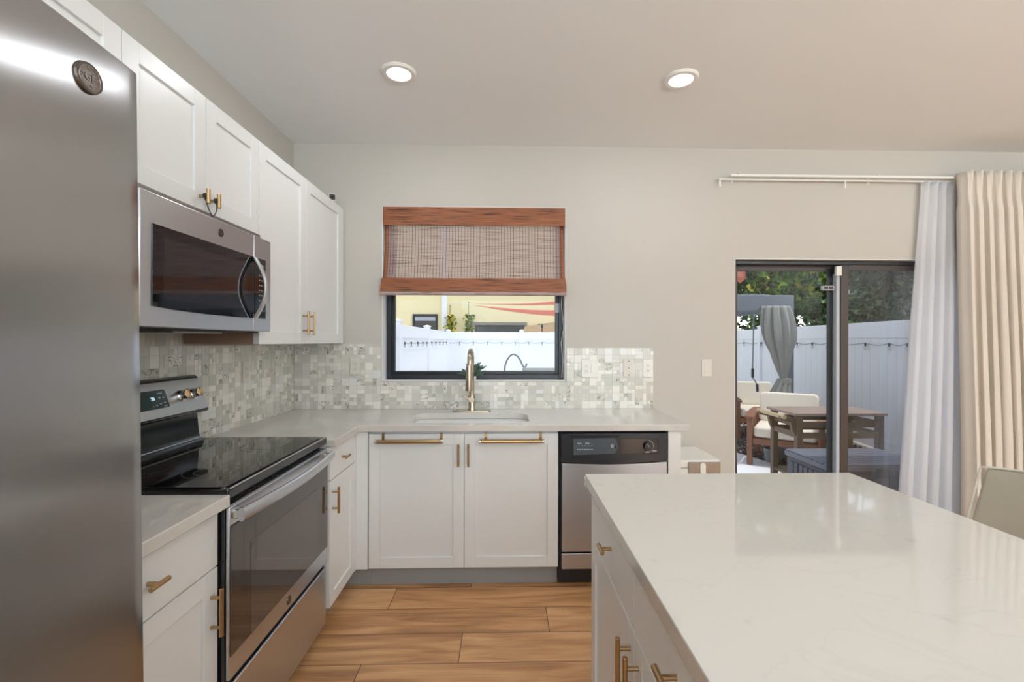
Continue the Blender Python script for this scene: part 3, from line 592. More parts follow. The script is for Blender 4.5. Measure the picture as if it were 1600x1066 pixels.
# panel: bottom edge gently curved
pts = [(x0+0.005, BOXTOP-0.014), (x1-0.003, BOXTOP-0.014)] + [(x1-0.003-(x1-x0-0.008)*k/12, 0.708-0.010*math.sin(PI*k/12)-0.006*k/12) for k in range(13)]
MB().prism(pts, lambda p, t: (p[0], 2.512+0.05*t, p[1])).build('control_panel', M['dwpanel'], dw, bevel=0.004)
fld = [(x0+0.075, 0.835), (x0+0.305, 0.838)] + [(x0+0.305+0.016*math.sin(PI*k/8), 0.838-0.086*k/8) for k in range(1, 8)] + [(x0+0.305, 0.752), (x0+0.075, 0.745)]
MB().prism(fld, lambda p, t: (p[0], 2.5105+0.004*t, p[1])).build('label_field', M['dwfield'], dw, smooth=False)
MB().box(x0+0.335, x1-0.055, 2.5108, 2.5135, 0.752, 0.835).build('dial_field', M['blackgloss'], dw, bevel=0.001)
MB().box(x0+0.06, x0+0.33, 2.5085, 2.515, 0.846, 0.855).build('vent_lip', M['blackgloss'], dw, bevel=0.002)
mb = MB()
for k in range(7): mb.box(x0+0.095+k*0.013, x0+0.104+k*0.013, 2.5095, 2.5105, 0.774, 0.779)
for k in range(2): mb.box(x0+0.096+k*0.045, x0+0.118+k*0.045, 2.5095, 2.5105, 0.808, 0.813)
for k in range(5): mb.box(x0+0.102+k*0.018, x0+0.106+k*0.018, 2.5095, 2.5105, 0.795, 0.799)
mb.box(0.775, 0.800, 2.5095, 2.5107, 0.758, 0.762); mb.box(0.815, 0.840, 2.5095, 2.5107, 0.765, 0.769); mb.build('printed_marks', M['mark'], dw, smooth=False)
dl = MB().lathe([(0.001, -0.020), (0.024, -0.020), (0.027, -0.004), (0.027, 0)], (0.792, 2.5108, 0.794), 32, axis='y').build('dial', M['blackgloss'], dw)
mb = MB().tube([(0.778, 2.4895, 0.812), (0.794, 2.4895, 0.792)], 0.0018, 6); mb.build('dial_pointer', M['mark'], dl)
ring = [(0.792+0.031*math.cos(a), 2.5100, 0.794+0.031*math.sin(a)) for a in [math.radians(-110+i*15) for i in range(14)]]
MB().tube(ring, 0.0014, 6).build('dial_scale', M['mark'], dw)
mb = MB(); mb.lathe([(0.001, 0), (0.0095, 0), (0.0095, 0.001), (0.001, 0.001)], (0.592, 2.5093, 0.795), 24, axis='y'); eb = mb.build('emblem', M['mark'], dw)
text_mesh('emblem_letters', 'GE', 0.011, Matrix.Translation((0.592, 2.5088, 0.795)) @ Matrix.Rotation(PI/2, 4, 'X'), M['dwfield'], eb)
MB().box(0.607, 0.613, 2.5090, 2.5105, 0.783, 0.797).build('indicator', M['blackgloss'], dw)
pts = [(x0+0.012, 0.205), (x1-0.006, 0.205)] + [(x1-0.006-(x1-x0-0.018)*k/12, 0.7045-0.010*math.sin(PI*k/12)-0.006*k/12) for k in range(13)]
MB().prism(pts, lambda p, t: (p[0], 2.520+0.045*t, p[1])).build('door', M['dw_steel'], dw, bevel=0.003)
MB().box(x0+0.012, x1-0.006, 2.528, 2.566, 0.105, 0.192).build('kick_panel', M['dw_steel'], dw, bevel=0.003)
MB().box(x0+0.01, x1-0.01, 2.60, 2.62, 0.001, 0.10).build('toe_plate', M['blackmatte'], dw)

# ================================================================ RANGE
RY0, RY1, RX = 1.394, 2.152, -0.838
rg = thing('kitchen_range', 'electric range with black glass cooktop and stainless oven door', 'range', (-1.12, (RY0+RY1)/2, 0))
MB().box(ROOM_X0+0.015, RX-0.034, RY0, RY1, 0.03, 0.893).build('body', M['blackgloss'], rg, bevel=0.002)
MB().box(RX-0.0338, RX-0.0075, RY0+0.001, RY1-0.002, 0.045, 0.868).build('front_liner', M['blackgloss'], rg, bevel=0.001)
mb = MB(); mb.box(ROOM_X0+0.015, RX+0.004, RY0-0.001, RY1+0.001, 0.8935, 0.926); mb.build('cooktop_frame', M['blackgloss'], rg, bevel=0.005)
plate('cooktop_glass', rrect(ROOM_X0+0.085, RX-0.012, RY0+0.014, RY1-0.014, 0.03), [], 0.926, 0.930, M['blackglass'], parent=rg, bevel=0.001)
rm = MB(); rm.box(RX+0.0005, RX+0.0052, RY0+0.01, RY1-0.002, 0.9245, 0.9285); rm.build('front_trim', M['steel_h'], rg, bevel=0.001)
for (bx, by, r) in ((-1.00, 1.58, 0.085), (-1.23, 1.60, 0.105), (-1.00, 1.96, 0.11), (-1.24, 1.95, 0.08)):
    mb = MB()
    for rr in (r, r*0.62):
        n = 48; a = [mb.bm.verts.new((bx+rr*math.cos(2*PI*k/n), by+rr*math.sin(2*PI*k/n), 0.9306)) for k in range(n)]; b = [mb.bm.verts.new((bx+(rr-0.0018)*math.cos(2*PI*k/n), by+(rr-0.0018)*math.sin(2*PI*k/n), 0.9306)) for k in range(n)]
        for k in range(n): mb.bm.faces.new((a[k], a[(k+1) % n], b[(k+1) % n], b[k]))
    mb.build('burner_ring', mat('burner_mark_grey', rgb(70, 68, 68), 0.3) if 'burner_mark_grey' not in bpy.data.materials else bpy.data.materials['burner_mark_grey'], rg, smooth=False)
# gap strip under the cooktop, oven door, vent slots
MB().box(RX-0.0335, RX-0.030, RY0+0.004, RY1-0.004, 0.8765, 0.893).build('vent_gap', M['blackmatte'], rg)
od = MB().box(RX-0.0070, RX+0.006, RY0+0.003, RY1-0.004, 0.345, 0.871).build('oven_door', M['steel_h'], rg, bevel=0.004)
MB().box(RX+0.0065, RX+0.010, RY0+0.0045, RY1-0.0055, 0.418, 0.812).build('door_glass', M['browndark'], od, bevel=0.001)
MB().box(RX+0.0102, RX+0.0108, 1.505, 2.035, 0.425, 0.722).build('inner_window', mat('oven_window_tint', rgb(76, 66, 60), 0.04, spec=0.9), od, smooth=False)
vt = MB().box(RX-0.0325, RX+0.0055, RY0+0.004, RY1-0.005, 0.8712, 0.8755).build('vent_cap', M['steel_h'], od, bevel=0.001)
for k in range(5):
    y = 1.462+k*0.128
    MB().box(RX-0.024, RX-0.018, y, y+0.114, 0.8757, 0.8767).build('vent_slot', M['blackmatte'], vt, smooth=False); MB().box(RX-0.010, RX-0.003, y, y+0.114, 0.8757, 0.8767).build('vent_slot', M['blackmatte'], vt, smooth=False)
hy0, hy1 = RY0+0.012, RY1-0.016
nn = 20; ho = [(RX+0.036+0.026*math.sin(PI*k/nn), hy0+(hy1-hy0)*k/nn, 0.846) for k in range(nn+1)]
mb = MB()
rings = []
for (x, y, z) in ho: rings.append([mb.bm.verts.new((x+0.012*math.cos(a)*1.0, y, z+0.021*math.sin(a))) for a in [2*PI*k/14 for k in range(14)]])
for a, b in zip(rings, rings[1:]):
    for k in range(14): mb.bm.faces.new((a[k], a[(k+1) % 14], b[(k+1) % 14], b[k]))
mb.bm.faces.new(rings[0]); mb.bm.faces.new(rings[-1]); mb.build('oven_handle', M['steel_h'], od)
for yy in (hy0+0.004, hy1-0.030): MB().box(RX+0.0055, RX+0.036, yy, yy+0.026, 0.832, 0.860).build('handle_bracket', M['chrome'], od, bevel=0.003)
mb = MB().lathe([(0.001, 0.002), (0.016, 0.002), (0.017, 0), (0.017, -0.001)], (RX+0.0065, 1.775, 0.378), 28, axis='x'); eb = mb.build('emblem', M['emblem'], od)
text_mesh('emblem_letters', 'GE', 0.016, Matrix.Translation((RX+0.009, 1.775, 0.378)) @ Matrix.Rotation(PI/2, 4, 'Z') @ Matrix.Rotation(PI/2, 4, 'X'), M['emblem_lt'], eb)
MB().box(RX-0.0070, RX+0.003, RY0+0.003, RY1-0.004, 0.060, 0.322).build('storage_drawer', M['steel_h'], rg, bevel=0.004)
MB().box(RX-0.06, RX-0.036, RY0+0.02, RY1-0.02, 0.001, 0.06).build('toe_plate', M['blackmatte'], rg)
# backguard: black riser and tilted steel console
prof = [(-1.414, 0.927), (-1.330, 0.927), (-1.336, 0.945), (-1.352, 0.965), (-1.362, 1.07), (-1.414, 1.07)]
MB().prism(prof, lambda p, t: (p[0], 1.400+(2.050-1.400)*t, p[1])).build('backguard_riser', M['blackgloss'], rg, bevel=0.003)
MB().tube([(-1.336, 1.41, 0.953), (-1.336, 2.045, 0.953)], 0.004, 8).build('riser_trim', M['steel_h'], rg)
con = [(-1.414, 1.060), (-1.338, 1.060), (-1.330, 1.068), (-1.382, 1.216), (-1.392, 1.222), (-1.414, 1.222)]
cs = MB().prism(con, lambda p, t: (p[0], 1.400+(2.082-1.400)*t, p[1])).build('control_console', M['blackgloss'], rg, bevel=0.005)
nrm = Vector((0.148, 0, 0.052)).normalized(); upv = Vector((-0.052, 0, 0.148)).normalized(); ctr = Vector((-1.356, 0, 1.142))
def cp(y, v, d=0.0): return ctr + upv*v + nrm*d + Vector((0, y, 0))
MB().prism([(1.408, -0.070), (2.076, -0.070), (2.076, 0.070), (1.408, 0.070)], lambda p, t: cp(p[0], p[1], 0.0005+0.0025*t)).build('console_face', M['steel_h'], cs, bevel=0.001)
dp = MB().prism([(q[0], q[1]) for q in rrect(1.63, 1.858, -0.034, 0.040, 0.008, 4)], lambda p, t: cp(p[0], p[1], 0.003+0.002*t)).build('display', M['display'], cs, smooth=False)
MXc = Matrix.Translation(cp(1.783, 0.006, 0.0055)) @ Matrix(((0, upv.x, nrm.x, 0), (1, 0, 0, 0), (0, upv.z, nrm.z, 0), (0, 0, 0, 1)))
text_mesh('clock_digits', '20', 0.019, MXc, M['clock'], dp)
mb = MB()
for (y, v, w_) in ((1.825, 0.026, 0.026), (1.818, 0.008, 0.010), (1.838, 0.008, 0.010), (1.815, -0.016, 0.010), (1.838, -0.014, 0.012), (1.795, -0.020, 0.010), (1.838, -0.027, 0.018), (1.775, -0.022, 0.004)):
    mb.prism([(y-w_/2, v-0.002), (y+w_/2, v-0.002), (y+w_/2, v+0.002), (y-w_/2, v+0.002)], lambda p, t: cp(p[0], p[1], 0.0052+0.0004*t))
mb.build('printed_marks', M['mark'], dp, smooth=False)
for ky in (1.935, 2.010):
    T = Matrix.Translation(cp(ky, 0.002, 0.003)) @ Vector((0, 0, 1)).rotation_difference(nrm).to_matrix().to_4x4()
    kb = MB().lathe([(0.024, 0.0), (0.024, 0.006), (0.019, 0.010), (0.0185, 0.026), (0.016, 0.030), (0.001, 0.030)], (0, 0, 0), 28, m=T).build('knob', M['chrome'], cs)
    MB().box(-0.019, 0.019, -0.005, 0.005, 0.026, 0.041, m=T).build('knob_grip', M['brass'], kb, bevel=0.002)  # brass colour paints the warm wood reflections of the stainless knob

# ================================================================ REFRIGERATOR
fr = thing('refrigerator', 'tall stainless refrigerator with round emblem at the left edge', 'refrigerator', (-0.943, 0.22, 0), rot=(0, math.radians(-0.75), 0))
FRY0, FRY1 = -0.245, 0.460     # local y, the far edge stands at world y 0.68
def lw(mb, n_, m_, par=fr, **k): return mb.build(n_, m_, par, world=False, **k)
lw(MB().box(-0.42, 0.355, FRY0, FRY1-0.004, 0.03, 1.741), 'body', mat('fridge_side_grey', rgb(120, 120, 122), 0.5), bevel=0.004)
def curved_door(n_, y0, y1, z0, z1):
    m_ = MB(); pts = []; nn = 14
    for k in range(nn+1):
        y = y0+(y1-y0)*k/nn; q = (y-(FRY0+FRY1)/2)/((FRY1-FRY0)/2); x = 0.444-0.012*q*q
        rr = 0.010; dd = min(y-y0, y1-y); 
        if dd < rr: x -= rr-math.sqrt(max(0, rr*rr-(rr-dd)**2))
        pts.append((x, y))
    # finer points near the rounded edges
    edge = [(0.0005, ), (0.002, ), (0.004, ), (0.007, )]
    ys = sorted(set([y0+q[0] for q in edge]+[y1-q[0] for q in edge]+[y0+(y1-y0)*k/nn for k in range(nn+1)]))
    pts = []
    for y in ys:
        q = (y-(FRY0+FRY1)/2)/((FRY1-FRY0)/2); x = 0.444-0.012*q*q; dd = min(y-y0, y1-y); rr = 0.012
        if dd < rr: x -= rr-math.sqrt(max(0, rr*rr-(rr-dd)**2))
        pts.append((x, y))
    out = pts+[(0.360, y1), (0.360, y0)]
    return lw(m_.prism(out, lambda p, t: (p[0], p[1], z0+(z1-z0)*t)), n_, M['steel'], bevel=0.002)
ym = (FRY0+FRY1)/2
da = curved_door('door', ym+0.002, FRY1, 0.735, 1.757); db = curved_door('door', FRY0, ym-0.002, 0.735, 1.757); dc = curved_door('freezer_drawer', FRY0, FRY1, 0.06, 0.728)
lw(MB().tube([(0.505, ym+0.03, 0.80), (0.515, ym+0.03, 0.9), (0.515, ym+0.03, 1.45), (0.505, ym+0.03, 1.55)], 0.011, 14), 'handle', M['steel_h'], da)
for zz in (0.815, 1.515): lw(MB().box(0.44, 0.508, ym+0.024, ym+0.036, zz, zz+0.02), 'handle_post', M['steel_h'], da); lw(MB().box(0.44, 0.508, ym-0.036, ym-0.024, zz, zz+0.02), 'handle_post', M['steel_h'], db)
lw(MB().tube([(0.505, ym-0.03, 0.80), (0.515, ym-0.03, 0.9), (0.515, ym-0.03, 1.45), (0.505, ym-0.03, 1.55)], 0.011, 14), 'handle', M['steel_h'], db)
lw(MB().tube([(0.51, FRY0+0.08, 0.66), (0.51, FRY1-0.08, 0.66)], 0.011, 14), 'handle', M['steel_h'], dc)
for yy in (FRY0+0.10, FRY1-0.12): lw(MB().box(0.43, 0.508, yy, yy+0.02, 0.652, 0.668), 'handle_post', M['steel_h'], dc)
lw(MB().lathe([(0.022, 0), (0.022, 0.012), (0.014, 0.018), (0.001, 0.018)], (0.375, FRY1-0.032, 1.7575), 20).box(0.29, 0.42, FRY1-0.055, FRY1-0.012, 1.7415, 1.7570), 'hinge_cover', M['blackmatte'], bevel=0.003)
lw(MB().box(-0.40, 0.34, FRY0+0.02, FRY1-0.02, 0.006, 0.03), 'base_grille', M['blackmatte'])
EY, EZ = 0.368, 1.701
qx = 0.444-0.012*((EY-ym)/((FRY1-FRY0)/2))**2 + 0.0005
em = lw(MB().lathe([(0.0175, -0.003), (0.0192, 0.001), (0.0184, 0.0035), (0.016, 0.003), (0.001, 0.003)], (qx, EY, EZ), 36, axis='x'), 'emblem', M['emblem'], da)
mb = MB(); mb.tube([(qx+0.0032, EY+0.0146*math.cos(2*PI*k/32), EZ+0.0146*math.sin(2*PI*k/32)) for k in range(33)], 0.0005, 6)
for a in (90, 270, 0, 180):
    a = math.radians(a); c_ = Vector((qx+0.0032, EY+0.0115*math.cos(a), EZ+0.0115*math.sin(a)))
    mb.tube([c_ + Vector((0, 0.003*math.cos(b), 0.0022*math.sin(b))) for b in [k*PI/5 for k in range(9)]], 0.0005, 6)
lw(mb, 'emblem_scroll', M['emblem_lt'], em)
_l = ROOTLOC[em.name]; ROOTLOC[em.name] = Vector((0, 0, 0))
text_mesh('emblem_letters', 'GE', 0.013, Matrix.Translation((qx+0.0032, EY, EZ)) @ Matrix.Rotation(PI/2, 4, 'Z') @ Matrix.Rotation(PI/2, 4, 'X'), M['emblem_lt'], em)

# ================================================================ UPPER CABINETS
FU = Face('x', -1.092, 1); UT = 2.262
def upper(label, y0, y1, z0, split, handles):
    t = thing('upper_cabinet', label, 'cabinet', (-1.26, (y0+y1)/2, z0))
    FU.box(MB(), y0+0.001, y1-0.001, -(1.43-1.092)+0.0115, -0.021, z0, UT-0.001).build('body', M['cab'], t, bevel=0.001)
    ys = [y0]+split+[y1]
    for k in range(len(ys)-1):
        d = FU.shaker('door', t, ys[k]+0.0015, ys[k+1]-0.0015, z0-0.001, UT)
        for hh in handles:
            if hh[0] == k:
                if hh[1] == 'pull': FU.pull(d, hh[2], hh[3], 0.128, so=0.032)
                else: FU.knob(d, hh[2], hh[3], 0.052, vertical=True, r=0.007)
    return t
upper('white upper cabinet above the refrigerator', 0.40, 1.325, 1.785, [0.86], [(0, 'knob', 0.83, 1.90), (1, 'knob', 0.89, 1.90)])
upper('white two-door upper cabinet above the microwave, knobs tied with a cord', 1.325, 2.045, 1.845, [1.690], [(0, 'knob', 1.655, 1.892), (1, 'knob', 1.716, 1.892)])
ut = upper('tall white two-door upper cabinet in the corner beside the microwave', 2.047, 3.066, 1.360, [2.520], [(0, 'pull', 2.482, 1.470), (1, 'pull', 2.552, 1.470)])
MB().box(-1.43+0.012, -1.117, 2.0465, 2.0475, 1.3605, 1.8445).build('side_panel', M['brownside'], ut)
MB().box(-1.300, -1.094, 3.066, 3.100, 1.360, UT).build('filler_strip', M['cab'], ut, bevel=0.001)
# cord tied round the two knobs
mb = MB(); a_, b_ = Vector((-1.078, 1.655, 1.892)), Vector((-1.078, 1.716, 1.892))
for c_ in (a_, b_):
    for s_ in (0, 0.004): mb.tube([(c_.x+0.003+s_*1.4, c_.y+0.0085*math.cos(q), c_.z+0.0085*math.sin(q)) for q in [2*PI*k/12 for k in range(13)]], 0.0018, 6)
    for dz, dy in ((0.016, 0.004), (-0.012, 0.012), (-0.014, -0.007)): mb.tube([c_+Vector((0.006, 0.003, 0)), c_+Vector((0.010, dy, dz))], 0.0016, 6)
cur = [a_+Vector((0.004, 0, -0.009)), a_+Vector((0.008, 0.004, -0.024)), a_+Vector((0.010, 0.014, -0.046)), a_+Vector((0.012, 0.031, -0.068)), b_+Vector((0.012, -0.016, -0.052)), b_+Vector((0.010, -0.003, -0.034)), b_+Vector((0.006, 0, -0.009))]
mb.tube(cur, 0.0019, 6)
tag(mb.build('tied_cord', M['black_cord']), 'dark cord knotted around the two brass knobs above the microwave', 'cord')
# small black camera on top of the tall upper cabinet
sc_t = thing('security_camera', 'small black cube camera with a white rim on top of the tall cabinet', 'camera', (-1.105, 2.93, UT))
MB().box(-1.118, -1.092, 2.919, 2.941, UT+0.001, UT+0.004).build('base', M['white_plastic'], sc_t, bevel=0.001)
rot = Matrix.Translation((-1.105, 2.93, UT+0.026)) @ Matrix.Rotation(math.radians(26), 4, 'Z')
MB().prism(rrect(-0.021, 0.021, -0.021, 0.021, 0.007, 5), lambda p, t: rot @ Vector((p[0], -0.010+0.022*t, p[1]))).build('housing', M['white_plastic'], sc_t, bevel=0.001)
MB().prism(rrect(-0.018, 0.018, -0.018, 0.018, 0.006, 5), lambda p, t: rot @ Vector((p[0], -0.0125+0.002*t, p[1]))).build('face', M['blackmatte'], sc_t)
MB().lathe([(0.001, -0.015), (0.007, -0.015), (0.008, -0.0126), (0.001, -0.0126)], (0, 0, 0), 20, axis='y', m=rot).build('lens', M['blackglass'], sc_t)

# ================================================================ MICROWAVE
MY0, MY1, MZ0, MZ1, MX = 1.318, 2.040, 1.415, 1.812, -1.037
mw = thing('microwave', 'over-the-range stainless microwave with black glass door', 'microwave', (-1.22, (MY0+MY1)/2, MZ0))
MB().box(-1.416, MX-0.045, MY0+0.004, MY1-0.002, MZ0+0.006, 1.842).build('body', mat('microwave_case', rgb(150, 146, 143), 0.4, 0.8), mw, bevel=0.002)
sy = 1.905
def bow(y): return 0.0
dm = MB().box(MX-0.042, MX, MY0, sy-0.001, MZ0, MZ1).build('door', M['steel_h'], mw, bevel=0.004)
pm = MB().box(MX-0.042, MX, sy+0.001, MY1, MZ0, MZ1).build('control_section', M['steel_h'], mw, bevel=0.004)
pts = [(1.362, 1.720), (sy-0.003, 1.720), (sy-0.003, 1.468), (1.80, 1.466), (1.60, 1.467), (1.45, 1.471), (1.362, 1.477)]
dg = MB().prism(pts, lambda p, t: (MX+0.0005+0.003*t, p[0], p[1])).build('door_glass', M['blackglass'], dm, smooth=False)
MB().box(MX+0.0036, MX+0.0041, 1.405, 1.845, 1.500, 1.688).build('mesh_window', mat('microwave_window_tint', rgb(34, 30, 32), 0.05, spec=0.9), dg, smooth=False)
cg = MB().box(MX+0.0005, MX+0.0035, sy+0.003, 1.990, 1.468, 1.720).build('keypad_glass', M['blackglass'], pm, smooth=False)
mb = MB()
for r_ in range(8):
    for c_ in range(3):
        y = sy+0.036+c_*0.018; z = 1.650-r_*0.021; mb.box(MX+0.0036, MX+0.0040, y-0.0035, y+0.0035, z-0.0022, z+0.0022)
mb.box(MX+0.0036, MX+0.0040, sy+0.040, sy+0.066, 1.686, 1.696); mb.build('keypad_marks', M['mark'], cg, smooth=False)
nn = 18; rings = []; mb = MB()
for k in range(nn+1):
    q = k/nn; z = 1.466+0.250*q; x = MX+0.012+0.045*math.sin(PI*q); wy = 0.013
    rings.append([mb.bm.verts.new((x+0.0065*math.cos(a), sy-0.012+wy*math.sin(a), z)) for a in [2*PI*j/14 for j in range(14)]])
for a, b in zip(rings, rings[1:]):
    for j in range(14): mb.bm.faces.new((a[j], a[(j+1) % 14], b[(j+1) % 14], b[j]))
mb.bm.faces.new(rings[0]); mb.bm.faces.new(rings[-1]); mb.build('handle', M['steel_h'], dm)
for zz in (1.470, 1.700): MB().box(MX+0.0035, MX+0.014, sy-0.022, sy-0.004, zz, zz+0.016).build('handle_bracket', M['blackgloss'], dm, bevel=0.003)
mb = MB().lathe([(0.001, 0.002), (0.0145, 0.002), (0.0155, 0), (0.0155, -0.001)], (MX, 1.686, 1.768), 28, axis='x'); eb = mb.build('emblem', M['emblem'], dm)
text_mesh('emblem_letters', 'GE', 0.015, Matrix.Translation((MX+0.0022, 1.686, 1.768)) @ Matrix.Rotation(PI/2, 4, 'Z') @ Matrix.Rotation(PI/2, 4, 'X'), M['emblem_lt'], eb)
mb = MB().box(-1.40, MX-0.05, MY0+0.01, MY1-0.01, MZ0-0.006, MZ0+0.0055); vb = mb.build('underside', M['blackmatte'], mw, bevel=0.002)
MB().box(-1.30, MX-0.08, 1.36, 1.56, MZ0-0.013, MZ0-0.0062).build('grease_filter', M['slot'], vb, bevel=0.002)
MB().box(-1.32, MX-0.10, 1.60, 1.86, MZ0-0.012, MZ0-0.0062).build('light_cover', M['mark'], vb, bevel=0.002)

# ================================================================ ISLAND
IX0, IX1, IY1, IY0 = 0.277, 1.212, 1.579, -0.60
o = plate('island_countertop', [(IX0, IY0), (IX1, IY0), (IX1, IY1), (IX0, IY1)], [], BOXTOP, CT, M['quartz'], bevel=0.003)
tag(o, 'large white quartz island top in the right foreground', 'countertop')
FI = Face('x', 0.295, -1)
for k, (a0, a1) in enumerate(((1.036, 1.552), (0.520, 1.034), (0.004, 0.518), (-0.58, 0.002))):
    lab = ('white island cabinet at the far end of the island, brass drawer knob in view', 'white island cabinet in the bottom foreground, second from the far end of the island',
           'white island cabinet third from the far end, below the picture', 'white island cabinet at the near end, below the picture')[k]
    t = thing('island_cabinet', lab, 'cabinet', (0.60, (a0+a1)/2, 0))
    FI.box(MB(), a0+0.001, a1-0.001, -0.585, -0.021, TOE, BOXTOP-0.001).build('body', M['cab'], t, bevel=0.001)
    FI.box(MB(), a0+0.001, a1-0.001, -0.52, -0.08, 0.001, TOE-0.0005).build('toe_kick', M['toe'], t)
    d = FI.slab('drawer_front', t, a0+0.0015, a1-0.0015, 0.713, BOXTOP-0.004)
    FI.knob(d, 1.262 if k == 0 else (a0+a1)/2, 0.797, 0.055)
    d = FI.shaker('door', t, a0+0.0015, a1-0.0015, TOE+0.004, 0.709, fw=0.058)
    FI.pull(d, a0+0.030 if k % 2 == 0 else a1-0.034, 0.610, 0.135)
hk = thing('adhesive_hook', 'tiny clear adhesive hook stuck on the far left corner of the island top', 'hook', (IX0, 1.56, 0.89))
MB().box(IX0-0.0035, IX0-0.0005, 1.552, 1.572, 0.878, 0.908).build('plate', M['white_plastic'], hk, bevel=0.001)
MB().tube([(IX0-0.004, 1.562, 0.896), (IX0-0.010, 1.562, 0.886), (IX0-0.012, 1.562, 0.879), (IX0-0.016, 1.562, 0.884)], 0.002, 8).build('prong', M['mark'], hk)

# ================================================================ STOOL beyond the island
st = thing('counter_stool', 'taupe leather stool with curved back at the right side of the island', 'stool', (1.40, 1.20, 0), rot=(0, 0, 0))
def shell(u, v):          # u across (y), v up
    y = -0.235+0.47*u; q = (u-0.5)*2; z = 0.60+0.385*v
    wfac = 1.0+0.10*(1-v)-0.05*v*v
    top = -0.012*abs(q)**3*v
    return (0.150 + 0.055*v - 0.055*q*q, y*wfac, z+top)
mb = MB().grid(shell, 16, 10); mb.build('backrest', M['leather'], st, world=False, solid=0.045, bevel=0.012, segs=3)
wl = [Vector(shell(0, k/10))+Vector((-0.022, -0.003, 0.0)) for k in range(11)]; wr = [Vector(shell(1, k/10))+Vector((-0.022, 0.003, 0)) for k in range(11)]
tp = [Vector(shell(k/16, 1))+Vector((-0.022, 0, 0.002)) for k in range(17)]
MB().tube(wl+tp[1:-1]+list(reversed(wr)), 0.004, 8).build('welt', M['leather_edge'], st, world=False)
MB().prism(rrect(-0.20, 0.17, -0.22, 0.22, 0.07), lambda p, t: (p[0], p[1], 0.575+0.07*t)).build('seat', M['leather'], st, world=False, bevel=0.02, segs=3)
for sx, sy_ in ((-1, -1), (-1, 1), (1, -1), (1, 1)):
    MB().tube([(sx*0.14, sy_*0.15, 0.575), (sx*0.19, sy_*0.19, 0.0)], [0.016, 0.011], 12).build('leg', M['chrome'], st, world=False)
for sy_ in (-1, 1): MB().tube([(-0.175, sy_*0.178, 0.20), (0.175, sy_*0.178, 0.20)], 0.008, 10).build('stretcher', M['chrome'], st, world=False)
for sx in (-1, 1): MB().tube([(sx*0.175, -0.178, 0.20), (sx*0.175, 0.178, 0.20)], 0.008, 10).build('stretcher', M['chrome'], st, world=False)

# ================================================================ BIN beside the counter end
bn = thing('trash_can', 'white lidded bin with a grey steel front band beside the end of the counter', 'trash can', (1.16, 2.88, 0))
pts = rrect(0.995, 1.299, 2.712, 3.075, 0.03)
MB().prism(pts, lambda p, t: (p[0], p[1], 0.004+0.606*t)).build('body', M['white_plastic'], bn, bevel=0.003)
MB().prism([(1.147+(p[0]-1.147)*1.01, 2.893+(p[1]-2.893)*1.006) for p in pts], lambda p, t: (p[0], p[1], 0.612+0.048*t)).build('lid', M['white_plastic'], bn, bevel=0.008, segs=3)
MB().box(1.098, 1.293, 2.7045, 2.7095, 0.20, 0.652).build('front_panel', mat('bin_front_steel', rgb(150, 143, 137), 0.3, 0.9), bn, bevel=0.002)
MB().prism(rrect(1.168, 1.202, 0, 0.075, 0.016), lambda p, t: (p[0], 2.7045-0.004*t, 0.572+p[1])).build('button', M['white_plastic'], bn, bevel=0.001)

# ================================================================ WALL PLATES
def plate_thing(name, label, cat, f, a0, a1, z0, z1, kind, m=M['white_plastic']):
    t = thing(name, label, cat, f.P((a0+a1)/2, 0, (z0+z1)/2))
    d0 = 0.006 if f in (FB, FL) else 0.0005
    def fb(mb, A0, A1, D0, D1, Z0, Z1): return f.box(mb, A0, A1, d0+D0, d0+D1, Z0, Z1)
    fb(MB(), a0, a1, 0, 0.005, z0, z1).build('cover', m, t, bevel=0.0015)
    ca, cz = (a0+a1)/2, (z0+z1)/2
    def outlet(c):
        fb(MB(), c-0.017, c+0.017, 0.005, 0.007, cz-0.034, cz+0.034).build('socket', m, t, bevel=0.001)
        mb = MB()
        for s in (-1, 1):
            z = cz+s*0.017; fb(mb, c-0.007, c-0.005, 0.0071, 0.0076, z-0.002, z+0.006); fb(mb, c+0.005, c+0.007, 0.0071, 0.0076, z-0.002, z+0.006); fb(mb, c-0.002, c+0.002, 0.0071, 0.0076, z-0.010, z-0.006)
        mb.build('slots', M['slot'], t)
    def rocker(c): fb(MB(), c-0.0165, c+0.0165, 0.005, 0.009, cz-0.033, cz+0.033).build('rocker', m, t, bevel=0.001)
    if kind == 'outlet': outlet(ca)
    elif kind == 'switch': rocker(ca)
    elif kind == 'combo': outlet(a0+(a1-a0)*0.30); rocker(a0+(a1-a0)*0.72)
    elif kind == 'blank':
        mb = MB()
        for s in (-1, 0, 1): mb.lathe([(0.001, 0), (0.004, 0), (0.004, 0.0008), (0.001, 0.0008)], f.P(ca, d0+0.006, cz+s*0.047), 16, axis='y')
        mb.build('holes', M['slot'], t)
    return t
plate_thing('wall_outlet', 'white outlet on the tiled wall right of the upper cabinets, left of the window', 'outlet', FB, -1.045, -0.975, 1.148, 1.262, 'outlet', M['cream_plastic'])
plate_thing('wall_outlet', 'cream outlet on the tiled side wall beyond the range', 'outlet', FL, 2.495, 2.565, 1.146, 1.262, 'outlet', M['cream_plastic'])
plate_thing('outlet_switch_plate', 'double plate with outlet and rocker switch on the tiles right of the window', 'outlet', FB, 0.518, 0.632, 1.131, 1.250, 'combo')
plate_thing('blank_wall_plate', 'plate with three round holes on the tiles, between the two outlet plates', 'wall plate', FB, 0.806, 0.880, 1.133, 1.252, 'blank', M['cream_plastic'])
plate_thing('wall_outlet', 'white outlet at the right end of the tile backsplash', 'outlet', FB, 0.942, 1.010, 1.133, 1.250, 'outlet')
FW = Face('y', WALL_Y, -1)
